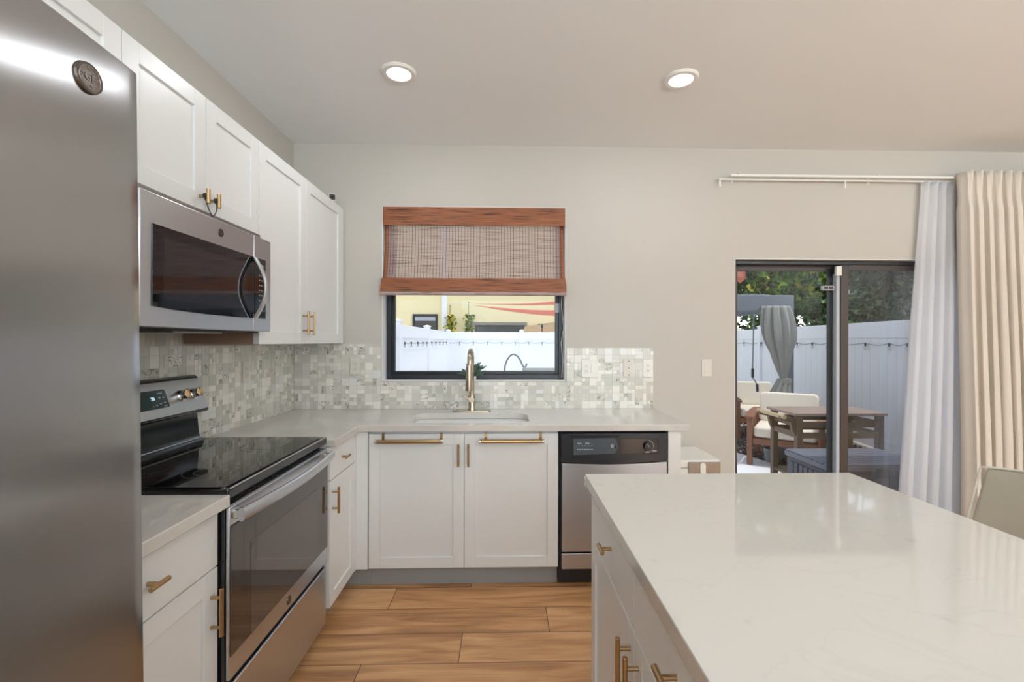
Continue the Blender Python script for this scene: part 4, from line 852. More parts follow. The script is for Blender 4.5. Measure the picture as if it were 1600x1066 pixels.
plate_thing('light_switch', 'white rocker switch on the plain wall between backsplash and patio door', 'light switch', FW, 1.352, 1.422, 1.133, 1.252, 'switch', M['cream_plastic'])
tag(MB().lathe([(0.001, 0), (0.004, 0), (0.004, 0.003), (0.001, 0.004)], (0.955, WALL_Y-0.004, 2.068), 12, axis='y').build('wall_anchor', M['mark']), 'tiny grey nail in the plain wall right of the window', 'nail')

# ================================================================ BAMBOO SHADE
bl = thing('bamboo_shade', 'brown woven bamboo roman shade hanging over the top of the kitchen window', 'window shade', (-0.21, WALL_Y, 2.28))
SX0, SX1 = -0.829, 0.405
def sag(q): return WALL_Y+0.016-0.050*q*q          # the shade leans into the room towards its foot
mb = MB(); nz_ = 20
# valance: slats stacked
for k in range(15):
    z = 2.283-k*0.0083; mb.box(SX0, SX1, WALL_Y-0.012-0.0006*(k % 3), WALL_Y-0.005, z-0.0079, z)
mb.build('valance', M['bamboo'], bl)
mb = MB().box(SX0+0.004, SX1-0.004, WALL_Y+0.004, WALL_Y+0.045, 2.255, 2.2855); mb.build('head_rail', M['bamboo'], bl)
zt, zb_ = 2.165, 1.790; n = 118; mb = MB()
for k in range(n):
    q = (zt-(zt-zb_)*k/n); t_ = k/n; y = sag(t_); mb.box(SX0+0.014-0.004*t_, SX1-0.010+0.004*t_, y-0.0006, y+0.0006, q-0.0024, q)
mb.build('reed_panel', M['reed'], bl, smooth=False)
mb = MB()
for x in [SX0+0.047+0.0209*k for k in range(56)]:
    pts = [(x, sag(k/8)-0.0012, zt-(zt-zb_)*k/8) for k in range(9)]; mb.tube(pts, 0.0011, 4)
mb.build('threads', M['thread'], bl, smooth=False)
for xa, xb in ((SX0+0.008, SX0+0.034), (SX1-0.032, SX1-0.006)):
    mb = MB(); 
    mb.grid(lambda u, v: (xa+(xb-xa)*u, sag(v)-0.0022, zt-(zt-zb_)*v), 1, 10); mb.build('edge_band', M['bamboo'], bl, solid=0.0015)
mb = MB(); yb = sag(1.0)
for k in range(10):
    z = 1.797-k*0.0095; mb.box(SX0-0.004*min(1, k/5), SX1+0.004*min(1, k/5), yb-0.010-0.0022*k, yb-0.004-0.0014*k, z-0.0090, z)
mb.build('hem_band', M['bamboo'], bl)
MB().tube([(SX0-0.003, yb-0.024, 1.692), (SX1+0.003, yb-0.024, 1.692)], 0.0125, 14).build('bottom_roll', M['reed'], bl)
# lift cord at the right
cd = [(SX1-0.012, WALL_Y+0.03, 1.80), (SX1-0.018, WALL_Y+0.035, 1.62), (SX1-0.004, WALL_Y+0.03, 1.47), (SX1-0.02, WALL_Y+0.03, 1.36), (SX1-0.010, WALL_Y+0.03, 1.24), (SX1-0.016, WALL_Y+0.03, 1.125), (SX1-0.002, WALL_Y+0.03, 1.118), (SX1+0.0, WALL_Y+0.03, 1.20), (SX1-0.006, WALL_Y+0.03, 1.36), (SX1+0.0, WALL_Y+0.03, 1.50), (SX1-0.006, WALL_Y+0.03, 1.80)]
MB().tube(cd, 0.0018, 6).build('lift_cord', M['white_plastic'], bl)

# ================================================================ SILL PLANT
pp = thing('potted_succulent', 'small succulent in a white pot on the sill behind the faucet', 'potted plant', (-0.236, WALL_Y+0.045, WIN[2]+e))
zc = WIN[2]+e
MB().lathe([(0.001, 0.001), (0.030, 0.001), (0.034, 0.006), (0.036, 0.026), (0.033, 0.026), (0.031, 0.020), (0.001, 0.019)], (-0.236, WALL_Y+0.045, zc), 28).build('pot', M['pot_white'], pp)
rnd = random.Random(4); mb = MB()
for k in range(44):
    a = rnd.uniform(0, 2*PI); el = rnd.uniform(0.05, 1.2); L_ = rnd.uniform(0.07, 0.125); d_ = Vector((math.cos(a)*math.cos(el), math.sin(a)*math.cos(el)*0.40, math.sin(el)*0.9)); p0 = Vector((-0.236, WALL_Y+0.045, zc+0.022))
    st0 = p0 + Vector((rnd.uniform(-.012, .012), rnd.uniform(-.008, .008), rnd.uniform(0, 0.03)))
    end = st0+d_*L_; mb.tube([st0, st0+d_*L_*0.4, st0+d_*L_*0.75, end], [0.002, 0.0065, 0.0085, 0.0015], 6)
mb.build('leaves', M['succulent'], pp)

# ================================================================ CURTAINS and tracks
ct_ = thing('curtain_track', 'white double curtain track high above the patio door', 'curtain rod', (2.6, WALL_Y, 2.5))
MB().box(1.515, 4.30, 3.022, 3.040, 2.487, 2.503).build('outer_rail', M['rodwhite'], ct_, bevel=0.003)
MB().box(1.450, 4.30, 3.062, 3.076, 2.474, 2.486).build('inner_rail', M['rodwhite'], ct_, bevel=0.003)
for x in (1.56, 2.52, 3.50, 4.20):
    mb = MB().box(x-0.008, x+0.008, 3.012, WALL_Y, 2.504, 2.508).box(x-0.010, x+0.010, WALL_Y-0.004, WALL_Y, 2.470, 2.530); mb.build('bracket', M['rodwhite'], ct_, bevel=0.001)
MB().box(2.322, 2.330, 3.064, 3.068, 2.425, 2.474).build('glider', M['rodwhite'], ct_)
MB().box(1.452, 1.462, 3.064, 3.072, 2.430, 2.474).build('glider', M['rodwhite'], ct_)
def drape(name, label, x0t, x1t, x0b, x1b, zt, zb, yc, folds, ampt, ampb, m, seed, header=0.0, th=0.0012, shift=0.0, nu=None, fan=1.0):
    rnd = random.Random(seed); nu = nu or folds*14; ph = [rnd.uniform(-0.35, 0.35) for _ in range(folds+2)]; am = [rnd.uniform(0.65, 1.2) for _ in range(folds+2)]
    def f(u, v):
        # v: 0 top, 1 foot
        x = (x0t+(x1t-x0t)*u)*(1-v)+(x0b+(x1b-x0b)*u)*v
        k = u*folds; i = int(min(folds-1e-6, k)); w_ = k-i; a = am[i]*(1-w_)+am[i+1]*w_; p = ph[i]*(1-w_)+ph[i+1]*w_
        A = ampt+(ampb-ampt)*min(1, v*1.4)
        s = 1-2*abs(math.sin(PI*k+0.5*p+0.25*math.sin(3*v+i)*v))**0.75
        y = yc + A*a*s + 0.006*v*math.sin(7*u+5*v)
        x += 0.30*A*math.sin(4*PI*k+p)*0.5
        if header and v < header: 
            h_ = 1-v/header; y += 0.009*h_*math.sin(2*PI*k*3+1)
            y = yc+(y-yc)*(0.75+0.25*abs(v-header*0.75)/(header*0.75))
        return (x, y, zt+(zb-zt)*v)
    mb = MB().grid(f, nu, 60)
    o = mb.build(name, m, solid=th); tag(o, label, 'curtain'); recenter(o, ((x0t+x1t)/2, yc, zb)); return o
dz = drape('sheer_curtain', 'thin white sheer curtain gathered at the right edge of the patio door', 2.865, 3.22, 2.690, 3.27, 2.478, 0.015, 3.062, 6, 0.014, 0.030, M['sheer'], 3, header=0.04)
dz = drape('beige_curtain', 'heavy beige pleated curtain at the far right', 3.045, 3.90, 3.085, 4.02, 2.512, 0.015, 2.965, 13, 0.034, 0.056, M['beige_cloth'], 12, header=0.085)

# ================================================================ OUTSIDE
GZ = -0.10
def V(px, py, Y):                          # photo direction met at depth Y: where a thing seen there really stands
    u = (px-PCX)/F_PX; v = -(py-CAM_H*0-533.0)/F_PX
    d = right*u+up*v+f0; t = Y/d.y; return Vector((d.x*t, Y, CAM_H+d.z*t))
gp = MB().box(-14, 24, WALL_Y+WT, 40, GZ-0.1, GZ-0.02).build('ground', M['lawn']); struct(gp)
BY0 = 13.9; pv = MB().prism([(-1.25, WALL_Y+WT+0.001), (3.92, WALL_Y+WT+0.001), (3.35, 5.08), (3.04, 6.04), (2.2, 8.7), (2.2, BY0), (-1.25, BY0)], lambda p, t: (p[0], p[1], GZ-0.0199+0.02*t)).build('patio', M['paving']); struct(pv)
rnd = random.Random(21); mb = MB()
pat = lambda x, y: x < 3.35-(y-5.08)*0.318+0.02
cnt = 0
while cnt < 6500:
    y = rnd.uniform(3.6, 9.0); x = rnd.uniform(2.2, min(5.2, 4.55+(y-3.5)*0.15))
    if pat(x, y): continue
    r = rnd.uniform(0.018, 0.036); c = Vector((x, y, GZ-0.012+rnd.uniform(0, 0.03))); M3 = Matrix.Rotation(rnd.uniform(0, 6), 3, Vector((rnd.random()-.5, rnd.random()-.5, rnd.random()-.5)).normalized())
    vs = [mb.bm.verts.new(c+M3 @ Vector(q)*r*rnd.uniform(.7, 1.1)) for q in ((1, 0, 0), (-1, 0, 0), (0, .8, 0), (0, -.8, 0), (0, 0, .6), (0, 0, -.6))]
    for f_ in ((0, 2, 4), (2, 1, 4), (1, 3, 4), (3, 0, 4), (2, 0, 5), (1, 2, 5), (3, 1, 5), (0, 3, 5)): mb.bm.faces.new([vs[q] for q in f_])
    cnt += 1
tag(mb.build('gravel', M['gravel'], smooth=False), 'dark lava gravel beside the white paving', 'gravel', kind='stuff')

# ---- vinyl fences
KS = 1.35; FT = CAM_H+0.20*KS
def post(mb, x, y, top=0.045, w_=0.065, ang=0.0):
    T = Matrix.Translation((x, y, 0)) @ Matrix.Rotation(ang, 4, 'Z')
    mb.box(-w_, w_, -w_, w_, GZ, FT+top, m=T)
    a = [mb.bm.verts.new(T @ Vector(c)) for c in ((-w_-.012, -w_-.012, FT+top), (w_+.012, -w_-.012, FT+top), (w_+.012, w_+.012, FT+top), (-w_-.012, w_+.012, FT+top))]
    b = [mb.bm.verts.new(T @ Vector(c)) for c in ((-w_-.012, -w_-.012, FT+top+.018), (w_+.012, -w_-.012, FT+top+.018), (w_+.012, w_+.012, FT+top+.018), (-w_-.012, w_+.012, FT+top+.018))]
    t = mb.bm.verts.new(T @ Vector((0, 0, FT+top+.045))); mb.bm.faces.new(list(reversed(a)))
    for i in range(4): mb.bm.faces.new((a[i], a[(i+1) % 4], b[(i+1) % 4], b[i])); mb.bm.faces.new((b[i], b[(i+1) % 4], t))
def fence(label, p0, p1, posts, loc_z=GZ):
    p0, p1 = Vector((*p0, 0)), Vector((*p1, 0)); d = p1-p0; L_ = d.length; ang = math.atan2(d.y, d.x); T = Matrix.Translation(p0) @ Matrix.Rotation(ang, 4, 'Z')
    t = thing('vinyl_fence', label, 'fence', ((p0.x+p1.x)/2, (p0.y+p1.y)/2, GZ))
    MB().box(0, L_, -0.022, 0.022, FT-0.165*KS, FT, m=T).build('top_rail', M['vinyl'], t, bevel=0.003)
    MB().box(0, L_, -0.022, 0.022, GZ+0.02, GZ+0.16, m=T).build('bottom_rail', M['vinyl'], t, bevel=0.003)
    mb = MB(); k = 0; bw = 0.172
    while k*bw < L_-0.01: mb.box(k*bw+0.002, min(L_, (k+1)*bw)-0.002, -0.012, 0.012, GZ+0.161, FT-0.165*KS-0.001, m=T); mb.box(k*bw-0.004, k*bw+0.004, -0.006, 0.006, GZ+0.161, FT-0.165*KS-0.001, m=T); k += 1
    mb.build('boards', M['vinyl'], t, smooth=False)
    for s in posts:
        q = p0+d*(s/L_); mb = MB(); post(mb, q.x, q.y, ang=ang); mb.build('post', M['vinyl'], t, smooth=False)
    return t, p0, d.normalized(), L_
# right side fence runs back from the house, converging slightly
pr0 = V(1439, 498, 0.20*KS*F_PX/36.0); pr1 = V(1149, 517.3, 0.20*KS*F_PX/16.9)
dirr = Vector((pr1.x-pr0.x, pr1.y-pr0.y)).normalized(); a_ = Vector((pr0.x, pr0.y))-dirr*1.85; b_ = a_+dirr*12.5
s1 = (V(1305.5, 510, 1).x); 
def along(px):      # distance from a_ where the view direction of px crosses the right fence
    dd = V(px, 533, 1.0); dx, dy = dd.x, 1.0
    den = dirr.x*dy-dirr.y*dx; return (dx*a_.y-dy*a_.x)/den
fR = fence('white vinyl fence seen through the patio door, behind the loungers', (a_.x, a_.y), (b_.x, b_.y), [along(1312), along(1190)])
BY = 10.4*KS
fB = fence('white vinyl fence straight across the yard behind the kitchen window', (-1.30*KS, BY), (b_.x, BY), [V(815, 520, BY).x+1.30*KS, 7.2])
fL_ = fence('white vinyl side fence receding on the left of the kitchen window view', (-1.30*KS, 3.45), (-1.30*KS, BY), [5.5*KS-3.45, 7.6*KS-3.45, BY-3.45])

# ---- string lights: one strand per fence, each bulb a part
def strand(label, pts, sags, bulb_r=0.014):
    t = thing('string_lights', label, 'string lights', tuple(pts[0])); path = []
    for p, q in zip(pts, pts[1:]):
        for k in range(8): s = k/8; path.append(p.lerp(q, s)+Vector((0, 0, -sags*math.sin(PI*s))))
    path.append(pts[-1]); MB().tube(path, 0.004, 5).build('wire', M['black_cord'], t)
    for p in pts:
        sk_ = MB().lathe([(0.011, -0.045), (0.013, -0.01), (0.006, 0.004)], p, 8).build('socket', M['blackmatte'], t)
        MB().lathe([(0.002, -0.095), (0.016, -0.085), (0.020, -0.068), (0.010, -0.0455)], p, 8).build('bulb', M['bulb'], sk_)
inw = Vector((-dirr.y, dirr.x, 0)) if (-dirr.y) < 0 else Vector((dirr.y, -dirr.x, 0))
zs = FT-0.215*KS
strand('dark string lights along the fence behind the loungers', [Vector((a_.x+dirr.x*s, a_.y+dirr.y*s, zs))+inw*0.05 for s in [along(px) for px in (1425, 1396, 1358, 1298, 1274, 1250, 1222, 1193, 1166, 1152)]], 0.03)
strand('string lights along the straight fence behind the kitchen window', [Vector((V(px, 540, BY-0.08).x, BY-0.08, FT-0.225*KS)) for px in (696, 718, 740, 762, 784, 805, 826, 847, 868)], 0.035)
strand('short row of string lights on the left side fence', [Vector((-1.30*KS+0.05, y*KS, FT-0.215*KS)) for y in (5.75, 6.15, 6.6, 7.0, 7.35, 7.85, 8.3, 8.8, 9.3, 9.8)], 0.03)

# ---- neighbour's yellow house
HY = 18.5
hs = thing('neighbor_house', 'pale yellow stucco house beyond the fence behind the kitchen window', 'house', (0, HY+2, GZ))
MB().box(-11, 8, HY, HY+6, GZ, 7.5).build('wall', M['stucco'], hs)
def hwin(pxa, pxb, pya, pyb, blind):
    A, B = V(pxa, pya, HY), V(pxb, pyb, HY); f = MB(); frame_ring(f, A.x, B.x, B.z, A.z, 0.07, HY-0.06, HY+0.02); w_ = f.build('window', M['frame'], hs)
    MB().box(A.x+0.06, B.x-0.06, HY-0.02, HY-0.012, B.z+0.06, A.z-0.06).build('pane', M['blackgloss'], w_, smooth=False)
    if blind: MB().box(A.x+0.09, B.x-0.09, HY-0.04, HY-0.022, A.z-0.27, A.z-0.12).build('blind', mat('pale_blind', rgb(176, 178, 186), 0.6), w_, smooth=False)
hwin(645, 684, 491, 540, True); hwin(743, 820, 508, 540, False)
A, B = V(739, 504, HY), V(823, 508.5, HY); MB().box(A.x, B.x, HY-0.35, HY-0.001, B.z, A.z).build('window_canopy', mat('canopy_grey', rgb(130, 122, 112), 0.7), hs)
A, B = V(691.5, 400, HY), V(699, 540, HY); MB().box(A.x, B.x, HY-0.14, HY-0.001, B.z-1, 7.4).build('downspout', M['vinyl'], hs)
# tan gable wall at the right of that view
G0, G1 = V(819, 511, HY-0.3), V(905, 497, HY-0.3)
tw = MB().prism([(G0.x, GZ), (G1.x+1, GZ), (G1.x+1, G1.z+0.1), (G1.x, G1.z), (G0.x, G0.z)], lambda p, t: (p[0], HY-0.42+0.3*t, p[1])).build('garden_wall', M['tanwall'], smooth=False); tag(tw, 'tan sloping garden wall in front of the yellow house', 'wall'); recenter(tw, (G0.x, HY-0.3, GZ))
# fan-like light on a stem
q = V(847, 508, 15.6); FY2 = 15.6; fn = thing('garden_fan', 'small dark fan-shaped light on a stem above the fence', 'garden light', (q.x, FY2, GZ))
MB().tube([(q.x, FY2, GZ-0.019), (q.x, FY2, q.z+0.02)], 0.02, 8).build('stem', M['blackmatte'], fn)
MB().lathe([(0.02, -0.10), (0.055, -0.06), (0.03, -0.01), (0.02, 0.0)], (q.x, FY2, q.z), 12).build('housing', M['blackmatte'], fn)
for a in range(5): 
    an = 2*PI*a/5; MB().box(0.02, 0.17, -0.035, 0.035, -0.004, 0.004, m=Matrix.Translation((q.x, FY2, q.z+0.03)) @ Matrix.Rotation(an, 4, 'Z') @ Matrix.Rotation(0.3, 4, 'X')).build('blade', M['blackmatte'], fn)
# terracotta sun sails
def sail(label, pts):
    mb = MB()
    def f(u, v):
        a = pts[0].lerp(pts[1], u); b = pts[0].lerp(pts[2], u); p = a.lerp(b, v); return p+Vector((0, 0, -0.12*math.sin(PI*u)*(1-0.3*v)))
    mb.grid(f, 16, 6); bmesh.ops.remove_doubles(mb.bm, verts=mb.bm.verts, dist=1e-4)
    o = mb.build('shade_sail', M['shadepink'], solid=0.02); tag(o, label, 'shade sail'); recenter(o, pts[0]); return o
sail('upper terracotta sun sail stretched above the fence', [V(738, 474.5, 16.0), V(932, 462, 15.75), V(932, 472, 15.75)])
sail('lower terracotta sun sail stretched above the fence', [V(739, 477, 15.9), V(932, 495, 15.7), V(932, 484, 15.7)])
q = V(934, 470, 15.75); tag(MB().tube([(q.x+0.03, 15.75, GZ-0.019), (q.x+0.03, 15.75, q.z+0.5)], 0.05, 12).build('sail_post', M['gazebo']), 'post carrying the right-hand ends of the terracotta sun sails', 'post')
mb = MB().tube([V(699, 474, HY-0.16), V(738, 475.5, 16.0)], 0.014, 6); tag(mb.build('sail_rope', M['rodwhite']), 'thin rope holding the terracotta sails at the downspout', 'rope')

# ---- leaves helper
def leaves(mb, lay, n, place, size, pal, rnd, up_=0.4):
    for _ in range(n):
        c = place(rnd); L_ = size*rnd.uniform(0.6, 1.3); w_ = L_*rnd.uniform(0.28, 0.42)
        d = Vector((rnd.uniform(-1, 1), rnd.uniform(-1, 1), rnd.uniform(-0.7, 1)*1.0)).normalized(); nn_ = Vector((rnd.uniform(-1, 1), rnd.uniform(-1, 1), rnd.uniform(0, 1.2)+up_)).normalized(); s = d.cross(nn_)
        if s.length < 1e-3: continue
        s.normalize(); nn_ = s.cross(d)
        vs = [mb.bm.verts.new(c+q) for q in (-d*L_*.5, s*w_-nn_*w_*.25, d*L_*.5, -s*w_-nn_*w_*.25, d*L_*0.0)]
        col = pal[rnd.randrange(len(pal))]; k = rnd.uniform(0.55, 1.6); c4 = (col[0]*k, col[1]*k, col[2]*k, 1)
        for f_ in ((0, 1, 4), (1, 2, 4), (2, 3, 4), (3, 0, 4)):
            fc_ = mb.bm.faces.new([vs[i] for i in f_])
            for lp in fc_.loops: lp[lay] = c4
GREEN = [rgb(*c) for c in ((60, 92, 44), (74, 112, 52), (46, 76, 42), (92, 130, 62), (52, 84, 50), (112, 146, 78), (38, 62, 36))]
LIME = [rgb(*c) for c in ((124, 150, 60), (160, 170, 62), (98, 130, 56), (70, 104, 50), (190, 180, 70), (84, 118, 58))]
OLIVE = [rgb(*c) for c in ((52, 66, 44), (66, 82, 56), (84, 98, 70), (110, 122, 92), (44, 56, 40), (150, 156, 128))]
def tree(label, x, y, h, rx, ry, z0, n, size, pal, seed):
    x, y, rx, ry, size = x*KS, y*KS, rx*KS, ry*KS, size*KS; h = CAM_H+(h-CAM_H)*KS; z0 = CAM_H+(z0-CAM_H)*KS if z0 > CAM_H else z0
    rnd = random.Random(seed); t = thing('hedge_tree', label, 'tree', (x, y, GZ), group=None)
    lob = [(rnd.uniform(-1, 1)*rx*0.6, rnd.uniform(-1, 1)*ry*0.6, z0+(h-z0)*rnd.random(), rnd.uniform(0.45, 0.8)*KS) for _ in range(16)]
    def place(r):
        lx, ly, lz, lr = lob[r.randrange(len(lob))]
        v = Vector((r.gauss(0, 1), r.gauss(0, 1), r.gauss(0, 1))).normalized(); k = lr*(r.uniform(0.72, 1.05))
        return Vector((x+lx+v.x*k*rx*0.62, y+ly+v.y*k*ry*0.62, max(GZ+0.1, lz+v.z*k*0.9)))
    mb = MB(); lay = mb.bm.loops.layers.float_color.new('tone'); leaves(mb, lay, n, place, size, pal, rnd); mb.build('foliage', M['leaf'], t, smooth=False)
    mb = MB()
    for k in range(4):
        a = rnd.uniform(0, 6.28); mb.tube([(x, y, GZ), (x+0.1*math.cos(a), y+0.1*math.sin(a), h*0.35), (x+rx*0.4*math.cos(a), y+ry*0.4*math.sin(a), h*0.75)], [0.09, 0.06, 0.02], 8)
    mb.build('trunk', M['trunk'], t); return t
tree('dense dark green tree beyond the fence above the loungers', 6.1, 10.6, 5.6, 2.0, 1.3, 1.0, 14000, 0.15, GREEN, 31)
tree('lime-tipped leafy tree beyond the fence, top left of the patio door view', 5.5, 9.0, 4.6, 0.85, 0.8, 2.2, 3000, 0.15, LIME, 32)
tree('mixed green tree beyond the fence in the middle of the patio door view', 7.3, 8.8, 5.4, 1.7, 1.1, 1.0, 12000, 0.13, GREEN+OLIVE, 33)
tree('olive tree beyond the fence behind the fixed door panel', 7.4, 6.9, 5.0, 1.2, 1.1, 1.0, 11000, 0.10, OLIVE+GREEN[:2], 34)
tree('yellow-green tree beyond the fence, behind the sheer curtain', 7.0, 5.4, 3.6, 0.8, 0.9, 1.2, 5000, 0.10, OLIVE+LIME[:2], 35)
tree('tall dark tree far behind the hedge trees beyond the fence', 9.5, 10.5, 7.0, 2.6, 2.0, 0.8, 9000, 0.22, GREEN[:3]+[GREEN[4]], 36)

# ---- gazebo
gz = thing('gazebo', 'grey aluminium gazebo with louvred roof over the loungers', 'gazebo', (3.0, 7.4, GZ))
GP = V(1231, 474, 6.30); gx1, gy0 = GP.x, 6.30; gtop = V(1231, 462, 6.30).z; gbot = V(1231, 487, 6.30).z
gx0, gy1 = 1.55, 8.35; w_ = 0.055
for (x, y) in ((gx1, gy0), (gx0, gy0), (gx1-0.15, gy1), (gx0, gy1)): MB().box(x-w_, x+w_, y-w_, y+w_, GZ, gbot).build('post', M['gazebo'], gz, bevel=0.006)
MB().box(gx0-w_, gx1+w_, gy0-w_, gy0+w_, gbot+0.001, gtop).build('front_beam', M['gazebo'], gz, bevel=0.006)
MB().box(gx0-w_, gx1-0.15+w_, gy1-w_, gy1+w_, gbot+0.001, gtop).build('rear_beam', M['gazebo'], gz, bevel=0.006)
MB().box(gx0-w_, gx0+w_, gy0+w_, gy1-w_, gbot+0.001, gtop).build('side_beam', M['gazebo'], gz, bevel=0.006)
MB().box(gx1-0.07-w_, gx1-0.07+w_, gy0+w_, gy1-w_, gbot+0.001, gtop).build('side_beam', M['gazebo'], gz, bevel=0.006)
for k in range(5):
    x = gx0+0.35+k*0.52; MB().box(x-0.02, x+0.02, gy0+w_, gy1-w_, gbot+0.03, gbot+0.10).build('rafter', M['gazebo'], gz)
for k in range(6): 
    y = gy0+0.12+k*0.36; mb = MB()
    nn = 64; mb.prism([(gx0+0.06+(gx1-0.35-gx0)*i/nn, gtop+0.002+0.022*(0.5-0.5*math.cos(2*PI*i/4))) for i in range(nn+1)]+[(gx1-0.29, gtop-0.02), (gx0+0.06, gtop-0.02)], lambda p, t: (p[0], y-0.15+0.33*t, p[1])).build('roof_panel', M['gazebo'], gz, smooth=False)
# tied-back drape hung at the corner post
dc_ = thing('gazebo_curtain', 'grey gazebo curtain tied back at the corner post', 'curtain', (gx1-0.15, gy0-0.02, gbot-0.3))
def hang(u, v):
    t0 = V(1216, 478+(640-478)*v, 6.16)
    if v < 0.72: ww = 0.165+0.045*math.sin(PI*min(1, v/0.45)) - 0.13*max(0, (v-0.30)/0.42)**1.3; cxo = 0.0+0.11*max(0, v/0.72)
    else: ww = 0.08+0.11*(v-0.72)/0.28; cxo = 0.11-0.10*(v-0.72)/0.28
    a = 2*PI*u; fold = 1+0.16*math.sin(9*a+3*v)+0.07*math.sin(17*a)
    return (t0.x+cxo+ww*math.cos(a)*fold, t0.y+0.05+0.55*ww*math.sin(a)*fold, t0.z)
mb = MB().grid(hang, 108, 40); mb.build('cloth', M['drape'], dc_, solid=0.003)
q = V(1227, 596, 6.16); MB().lathe([(0.095, -0.035), (0.099, 0.0), (0.095, 0.035)], (0, 0, 0), 28, m=Matrix.Translation((hang(0, 0.73)[0]-0.09, 6.21, q.z)) @ Matrix.Diagonal((1.0, 0.62, 1, 1))).build('tie_band', M['drape'], dc_)
# crank rod
k0, k1, k2, k3, k4 = V(1178, 489, 6.25), V(1176, 574, 6.25), V(1176, 590, 6.25), V(1183, 601, 6.25), V(1183.5, 612, 6.25)
cr = thing('crank_rod', 'thin bent crank rod hanging from the gazebo beam', 'crank', tuple(k1))
MB().tube([k0, k1, k2, k2.lerp(k3, .5), k3, k4], 0.009, 8).build('rod', M['gazebo'], cr)
MB().tube([V(1176, 576, 6.25), k2], 0.018, 10).build('grip', M['blackmatte'], cr); MB().tube([k3, k4], 0.018, 10).build('grip', M['blackmatte'], cr)

# ---- slatted wooden armchairs with cream cushions
def armchair(label, x, y, rz, sc_=1.0):
    t = thing('patio_armchair', label, 'armchair', (x, y, GZ), rot=(0, 0, rz), group='wooden patio armchairs'); W = 0.36; D = 0.34
    def b(n_, m_, *a, **k): return MB().box(*a).build(n_, m_, t, world=False, bevel=0.006, **k)
    for sx in (-1, 1):
        x0_, x1_ = (sx*W-0.03, sx*W+0.03)
        b('front_leg', M['teak'], x0_, x1_, -D-0.03, -D+0.03, 0, 0.58); b('rear_leg', M['teak'], x0_, x1_, D-0.03, D+0.03, 0, 0.60)
        MB().prism([(-D-0.07, 0.585), (-D+0.05, 0.61), (0, 0.622), (D-0.02, 0.612), (D+0.04, 0.60), (D+0.04, 0.575), (0, 0.597), (-D-0.07, 0.560)], lambda p, q: (sx*W-0.045+0.09*q, p[0], p[1])).build('armrest', M['teak'], t, world=False, bevel=0.004)
        b('side_rail', M['teak'], sx*W-0.014, sx*W+0.014, -D+0.03, D-0.03, 0.25, 0.31)
        for k in range(7):
            yy = -D+0.09+k*(2*D-0.18)/6; b('arm_slat', M['teak'], sx*W-0.009, sx*W+0.009, yy-0.016, yy+0.016, 0.311, 0.578)
    b('front_rail', M['teak'], -W+0.03, W-0.03, -D-0.014, -D+0.014, 0.25, 0.32); b('rear_rail', M['teak'], -W+0.03, W-0.03, D-0.014, D+0.014, 0.25, 0.32)
    b('seat_board', M['teak'], -W+0.03, W-0.03, -D+0.015, D-0.015, 0.315, 0.335)
    MB().prism(rrect(-W+0.035, W-0.035, -D-0.02, D-0.04, 0.05), lambda p, q: (p[0], p[1], 0.336+0.12*q)).build('seat_cushion', M['cushion'], t, world=False, bevel=0.03, segs=3)
    T = Matrix.Translation((0, D-0.10, 0.44)) @ Matrix.Rotation(math.radians(-14), 4, 'X')
    MB().prism(rrect(-W+0.035, W-0.035, 0.0, 0.385, 0.06), lambda p, q: T @ Vector((p[0], 0.13*q-0.06, p[1]))).build('back_cushion', M['cushion'], t, world=False, bevel=0.03, segs=3)
    b('back_frame', M['teak'], -W+0.03, W-0.03, D+0.03, D+0.05, 0.55, 0.74)
    return t
q = V(1181, 729, 5.36)
armchair('slatted wooden armchair with cream cushions behind the serving cart', 3.43, 5.47, math.radians(-36))
armchair('slatted wooden armchair with cream cushions at the left edge of the patio door view', 3.93, 7.05, math.radians(-12))

# ---- serving cart
TY1, TY0 = 4.75, 4.30
cA = V(1198, 637, TY1); tx0 = V(1246, 650, TY0).x; tx1 = V(1382, 648, TY0).x; tz = V(1300, 646, TY0).z
cart = thing('serving_cart', 'weathered wooden serving cart with a side handle in front of the loungers', 'cart', ((tx0+tx1)/2, (TY0+TY1)/2, GZ))
def cb(n_, m_, *a, par=cart): return MB().box(*a).build(n_, m_, par, bevel=0.004)
lw2 = 0.028
for x in (tx0+lw2, tx1-lw2):
    for y in (TY0+lw2, TY1-lw2): cb('leg', M['ashwood'], x-lw2, x+lw2, y-lw2, y+lw2, GZ, tz-0.031)
mb = MB()
for k in range(6):
    y0_ = TY0-0.02+k*(TY1-TY0+0.04)/6; mb.box(tx0-0.03, tx1+0.02, y0_+0.002, y0_+(TY1-TY0+0.04)/6-0.002, tz-0.024, tz)
mb.build('table_top', mat('cart_top_wood', rgb(160, 136, 122), 0.35, var=0.08, scale=10, stretch=(0.2, 1, 1)), cart, bevel=0.002)
cb('top_frame', M['ashwood'], tx0, tx1, TY0, TY1, tz-0.030, tz-0.0245)
z1r, z2r = V(1300, 664, TY0).z, V(1300, 681, TY0).z
for z in (z1r, z2r):
    for y in (TY0, TY1-0.02): cb('rail', M['ashwood'], tx0+2*lw2, tx1-2*lw2, y, y+0.02, z-0.028, z+0.028)
    for x in (tx0+0.005, tx1-0.03): cb('side_rail', M['ashwood'], x, x+0.022, TY0+2*lw2, TY1-2*lw2, z-0.028, z+0.028)
cb('lower_shelf', M['ashwood'], tx0+0.01, tx1-0.01, TY0+0.01, TY1-0.01, GZ+0.14, GZ+0.165)
hx = tx0-0.13
